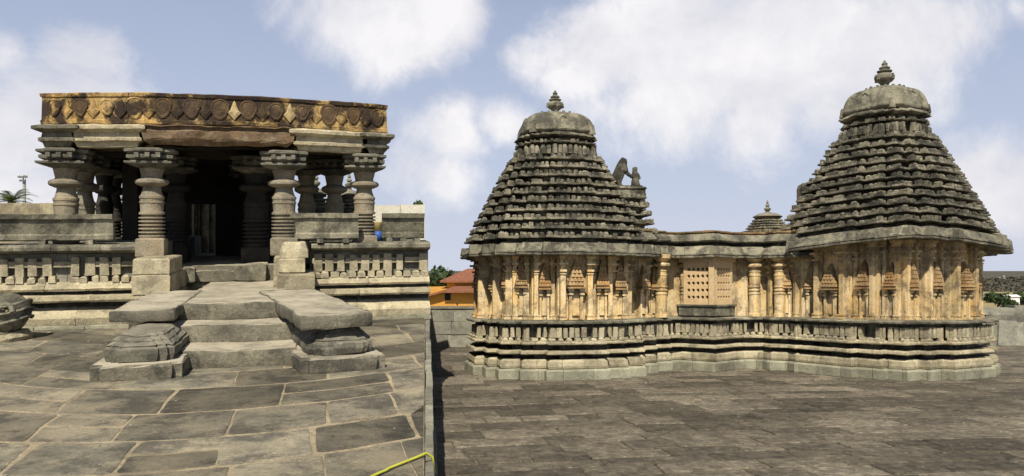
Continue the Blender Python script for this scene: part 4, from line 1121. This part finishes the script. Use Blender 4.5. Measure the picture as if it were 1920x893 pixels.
def tree(name, label, x, y, zb, h, cr, mat, group=None, seed=1, trunk=.35, n=2600, flat=.8, ls=.16):
    r = random.Random(seed); t = thing(name, label, 'tree', (x, y, zb), group)
    m = MB(); top = Vector((x, y, zb + h * .55)); m.tube([(x, y, zb), (x + .1, y, zb + h * trunk), tuple(top)], [h * .03, h * .022, h * .012], 8)
    cl = []
    for i in range(16):
        a = r.uniform(0, 6.28); rr = cr * math.sqrt(r.random()) * .75; zz = zb + h * (trunk + .15) + (h * (1 - trunk - .2)) * r.random()
        k = 1 - ((zz - zb) / h - .6) ** 2
        c_ = Vector((x + rr * math.cos(a) * k, y + rr * math.sin(a) * k, zz)); cl.append((c_, cr * r.uniform(.22, .42)))
        m.tube([(x, y, zb + h * trunk * .9), tuple((Vector((x, y, zb + h * trunk)) + c_) / 2 + Vector((0, 0, .1))), tuple(c_)], [h * .012, h * .008, .01], 5)
    m.build('trunk', M['bark'], t, 0.)
    m = MB()
    for i in range(n):
        c_, rad = r.choice(cl); d = Vector((r.gauss(0, 1), r.gauss(0, 1), r.gauss(0, flat))).normalized() * rad * r.uniform(.5, 1.1); p = c_ + d
        u = Vector((r.gauss(0, 1), r.gauss(0, 1), r.gauss(0, 1))).normalized(); w_ = u.cross(Vector((r.gauss(0, 1), r.gauss(0, 1), r.gauss(0, 1)))).normalized(); s = ls * r.uniform(.6, 1.3)
        m.hull([p - u * s, p + w_ * s * .55, p + u * s, p - w_ * s * .55], [(0, 1, 2, 3)], r.random())
    m.build('crown', mat, t, 0.); return t
tree('broadleaf_tree', 'dark bushy tree rising left of the tiled house', place(822, 52), 52, terrain(0, 52), wz(506, 52) - terrain(0, 52), 1.5, M['leafdark'], 'trees around the house', 3)
tree('broadleaf_tree', 'low dark tree half hidden at the left end of the tiled house', place(803, 48), 48, terrain(0, 48), wz(516, 48) - terrain(0, 48), 1.3, M['leafdark'], 'trees around the house', 4)
tree('broadleaf_tree', 'small green tree crown above the white wall beyond the porch', place(765, 60), 60, 0, wz(372, 60), 1.6, M['leafmid'], None, 9)
tree('roadside_tree', 'dark green tree below the hill beside the white farm building', place(1885, 120), 120, terrain(60, 120), 4.6, 2.0, M['leafdark'], None, 12, .2, 1200, .8, .3)
for i in range(9):
    rr = random.Random(i); px = 1856 + i * 9 + rr.uniform(-3, 3); y = 330 + rr.uniform(-30, 40)
    tree('distant_tree', 'tiny far-off tree in the fields below the hill', place(px, y), y, terrain(250, y), rr.uniform(3, 4.5), rr.uniform(2.5, 4), M['leafdark'], 'far trees in the fields', 30 + i, .15, 260, .8, 1.0)
# white farm building and hilltop structures
y = 260; x0, x1 = place(1888, y), place(1912, y); zt_, zb_ = wz(555, y), wz(562, y)
fb = thing('farm_building', 'small long white building in the fields below the hill', 'building', ((x0 + x1) / 2, y, zb_ - 1))
m = MB(); m.box(((x0 + x1) / 2, y + 2, zb_ - 2.5), (x1 - x0, 4, zt_ - zb_ + 2.2), 0); m.build('wall', M['white'], fb)
m = MB(); m.hull([(x0 - .3, y - .4, zt_ - .3), (x1 + .3, y - .4, zt_ - .3), (x1 + .3, y + 4.4, zt_ - .3), (x0 - .3, y + 4.4, zt_ - .3), (x0 - .3, y + 2, zt_ + .35), (x1 + .3, y + 2, zt_ + .35)], [(0, 1, 5, 4), (2, 3, 4, 5), (0, 4, 3), (1, 2, 5), (0, 3, 2, 1)]); m.build('roof', M['white'], fb)
y = 690
for px, w, hh in ((1873, 5, 3), (1881, 2.5, 4.5)):
    x = place(px, y); zz = terrain(x, y) - 1; m = MB(); m.box((x, y, zz), (w, 4, hh * .7), 0, 1.); m.box((x, y, zz + hh * .7), (w * .5, 3, hh * .4), 0, .5)
    tag(m.build('hilltop_tower', M['wall']), 'tiny pale building on top of the distant hill, ' + ('the wider lower one' if w == 5 else 'the narrow taller one'), 'building')

hs = MB(); rr = random.Random(8)
for i in range(420):
    y = rr.uniform(535, 705); x = y * rr.uniform(.575, .66); zb_ = terrain(x, y) ; s_ = rr.uniform(.8, 2.2)
    for k in range(7):
        c_ = Vector((x + rr.gauss(0, s_ * .5), y + rr.gauss(0, s_ * .5), zb_ + s_ * rr.uniform(.1, .7))); u = Vector((rr.gauss(0, 1), rr.gauss(0, 1), rr.gauss(0, 1))).normalized(); w_ = u.cross(Vector((rr.gauss(0, 1), rr.gauss(0, 1), rr.gauss(0, 1)))).normalized()
        hs.hull([c_ - u * s_ * .6, c_ + w_ * s_ * .5, c_ + u * s_ * .6, c_ - w_ * s_ * .5], [(0, 1, 2, 3)], rr.random())
tag(hs.build('hill_shrubs', M['scrub'], None, 0.), 'dark scrub and thorn bushes covering the distant hill', 'shrubs', None, 'stuff')
# utility pole and palm at the left
y = 30.; x = place(45.5, y); zb_ = 0.
pole = thing('utility_pole', 'slim concrete utility pole with cross arms beyond the left wall', 'utility pole', (x, y, zb_))
m = MB(); m.tube([(x, y, 0), (x, y, wz(328, y))], [.085, .055], 10); m.build('pole', M['concrete'], pole)
for py in (334, 341):
    m = MB(); m.box((x, y - .1, wz(py, y)), (.34 if py == 334 else .22, .06, .06), 0); m.build('cross_arm', M['metal'], pole)
    m = MB()
    for dx in (-.14, .14): m.lathe((x + dx * (1 if py == 334 else .6), y - .1, wz(py, y) + .06), [(.02, 0), (.035, .03), (.02, .06), (.03, .09), (.01, .11)], 8)
    m.build('insulator', M['white'], pole)
y = 24.; x = place(22, y); palm = thing('palm_tree', 'green palm crown showing above the wall at the far left', 'palm tree', (x, y, 0.))
zc = wz(378, y); m = MB(); m.tube([(x, y, 0), (x + .05, y, zc * .5), (x, y, zc)], [.18, .14, .11], 10); m.build('trunk', M['bark'], palm)
r = random.Random(2)
for i in range(16):
    a = i * 2.4; el = r.uniform(.1, 1.25); L = r.uniform(.7, .95); m = MB(); prev = None; sp = []
    for k in range(9):
        t = k / 8; h_ = L * (math.sin(el) * t - .55 * t * t); d_ = L * math.cos(el) * t + .1 * t
        sp.append(Vector((x + math.cos(a) * d_, y + math.sin(a) * d_, zc + h_)))
    m.tube([tuple(p) for p in sp], [.012 * (1 - t / 10) for t in range(9)], 4)
    side = Vector((-math.sin(a), math.cos(a), 0))
    for k in range(1, 9):
        for f_ in (0, .5):
            p = sp[k - 1].lerp(sp[k], f_) if f_ else sp[k]
            d = (sp[k] - sp[k - 1]).normalized()
            for s_ in (-1, 1):
                tip = p + (side * s_ * .75 + d * .7 + Vector((0, 0, -.25))).normalized() * .26 * (1.1 - k / 12)
                m.hull([p - d * .012, p + d * .022, tip], [(0, 1, 2)], r.random())
    m.build('frond', M['leafpalm'], palm)

# ================================================================== LIGHT, SKY, CAMERA
SUN_EL, SUN_AZ = R(50), R(-7)                 # behind the camera, a little to the right
sd = Vector((math.sin(SUN_AZ) * math.cos(SUN_EL), -math.cos(SUN_AZ) * math.cos(SUN_EL), math.sin(SUN_EL)))
sun = bpy.data.lights.new('sun', 'SUN'); sun.energy = 5.0; sun.angle = R(.55); sun.color = (1., .93, .80)
so = bpy.data.objects.new('sun', sun); C.objects.link(so); so.rotation_euler = (-sd).to_track_quat('-Z', 'Y').to_euler()

w = bpy.data.worlds.new('World'); scene.world = w; w.use_nodes = True
t = NT(w); bg = t.n['Background']
tc = t.new('ShaderNodeTexCoord'); gen = tc.outputs['Generated']
sep = t.new('ShaderNodeSeparateXYZ'); t.link(gen, sep.inputs[0])
zc_ = t.math('MAXIMUM', sep.outputs['Z'], .03)
cmb = t.new('ShaderNodeCombineXYZ'); t.link(sep.outputs['X'], cmb.inputs[0]); t.link(sep.outputs['Y'], cmb.inputs[1]); t.link(zc_, cmb.inputs[2])
sky = t.new('ShaderNodeTexSky', sky_type='NISHITA', sun_disc=False, sun_elevation=SUN_EL, sun_rotation=math.pi - SUN_AZ, air_density=1.0, dust_density=1.2, ozone_density=1.5)
t.link(cmb.outputs[0], sky.inputs['Vector'])
# cloud banks: soft-edged regions of the sky broken up by noise
def dirn(px, py):
    v = Vector(((px - 960) / F, 1., (HZ - py) / F)); return v.normalized()
nz = t.noise(gen, 3.6, 14, .66, .6); nz2 = t.noise(gen, 10.0, 10, .65, .5)
wig = t.math('ADD', t.math('MULTIPLY', t.math('SUBTRACT', nz, .5), 1.35), t.math('MULTIPLY', t.math('SUBTRACT', nz2, .5), .9))
total = None
CL = [(10, 110, .05, .8), (140, 120, .06, .9), (120, 200, .09, 1.), (40, 300, .12, .8), (220, 210, .07, .7), (540, 10, .05, .7), (640, 20, .08, .9), (740, 50, .09, 1.), (800, 20, .08, .9), (850, 240, .07, .9), (820, 300, .08, .7), (930, 230, .05, .9), (1000, 110, .05, .8), (1120, 100, .09, 1.), (1120, 200, .06, .7), (1300, 90, .12, 1.1), (1470, 90, .11, 1.1), (1620, 90, .11, 1.), (1750, 60, .07, .9),
      (1230, 190, .10, .9), (1400, 220, .08, .7), (1560, 180, .07, .8), (1870, 350, .07, .9), (1920, 330, .06, .8), (1920, 20, .04, .6)]
for px, py, rad, amp in CL:
    d = dirn(px, py); sub = t.new('ShaderNodeVectorMath', operation='SUBTRACT'); t.link(gen, sub.inputs[0]); sub.inputs[1].default_value = d
    sc = t.new('ShaderNodeVectorMath', operation='MULTIPLY'); t.link(sub.outputs[0], sc.inputs[0]); sc.inputs[1].default_value = (1., 1., 1.35)
    ln = t.new('ShaderNodeVectorMath', operation='LENGTH'); t.link(sc.outputs[0], ln.inputs[0])
    q = t.math('MULTIPLY', t.math('MULTIPLY', ln.outputs['Value'], 1 / rad), t.math('MULTIPLY', ln.outputs['Value'], 1 / rad))
    gss = t.math('MULTIPLY', t.math('EXPONENT', t.math('MULTIPLY', q, -.6)), amp)
    total = gss if total is None else t.math('MAXIMUM', total, gss)
dens = t.math('ADD', total, t.math('MULTIPLY', wig, .95))
cf = t.new('ShaderNodeMapRange', interpolation_type='SMOOTHSTEP'); cf.inputs['From Min'].default_value = .34; cf.inputs['From Max'].default_value = .86; t.link(dens, cf.inputs['Value'])
shade = t.ramp(t.noise(gen, 5., 10, .6, .2), [(.36, (.098, .098, .106)), (.58, (.130, .127, .128))])
air = t.ramp(sep.outputs['Z'], [(.0, (.086, .092, .110)), (.12, (.074, .083, .105)), (.30, (.057, .067, .092))])
air = t.mix(1.0, air, (119., 119., 119.), 'MULTIPLY')
haze = t.mix(t.ramp(sep.outputs['Z'], [(.0, .92), (.30, .85), (.48, .0)]), sky.outputs[0], air)
shade = t.mix(1.0, shade, (119., 119., 119.), 'MULTIPLY')
col = t.mix(t.math('MULTIPLY', cf.outputs[0], .95), haze, shade)
t.link(col, bg.inputs['Color']); bg.inputs['Strength'].default_value = .057

cam = bpy.data.cameras.new('camera'); co = bpy.data.objects.new('camera', cam); C.objects.link(co)
co.location = (0, 0, EYE); co.rotation_euler = (R(90), 0, 0)
cam.sensor_width = 36.; cam.lens = F / 1920 * 36.; cam.shift_y = (HZ - 446.5) / 1920.; cam.clip_end = 6000.; cam.clip_start = .05
scene.camera = co
scene.render.engine = 'CYCLES'
scene.view_settings.view_transform = 'Standard'; scene.view_settings.look = 'None'; scene.view_settings.exposure = .15; scene.view_settings.gamma = 1.
scene.cycles.max_bounces = 4; scene.cycles.diffuse_bounces = 1
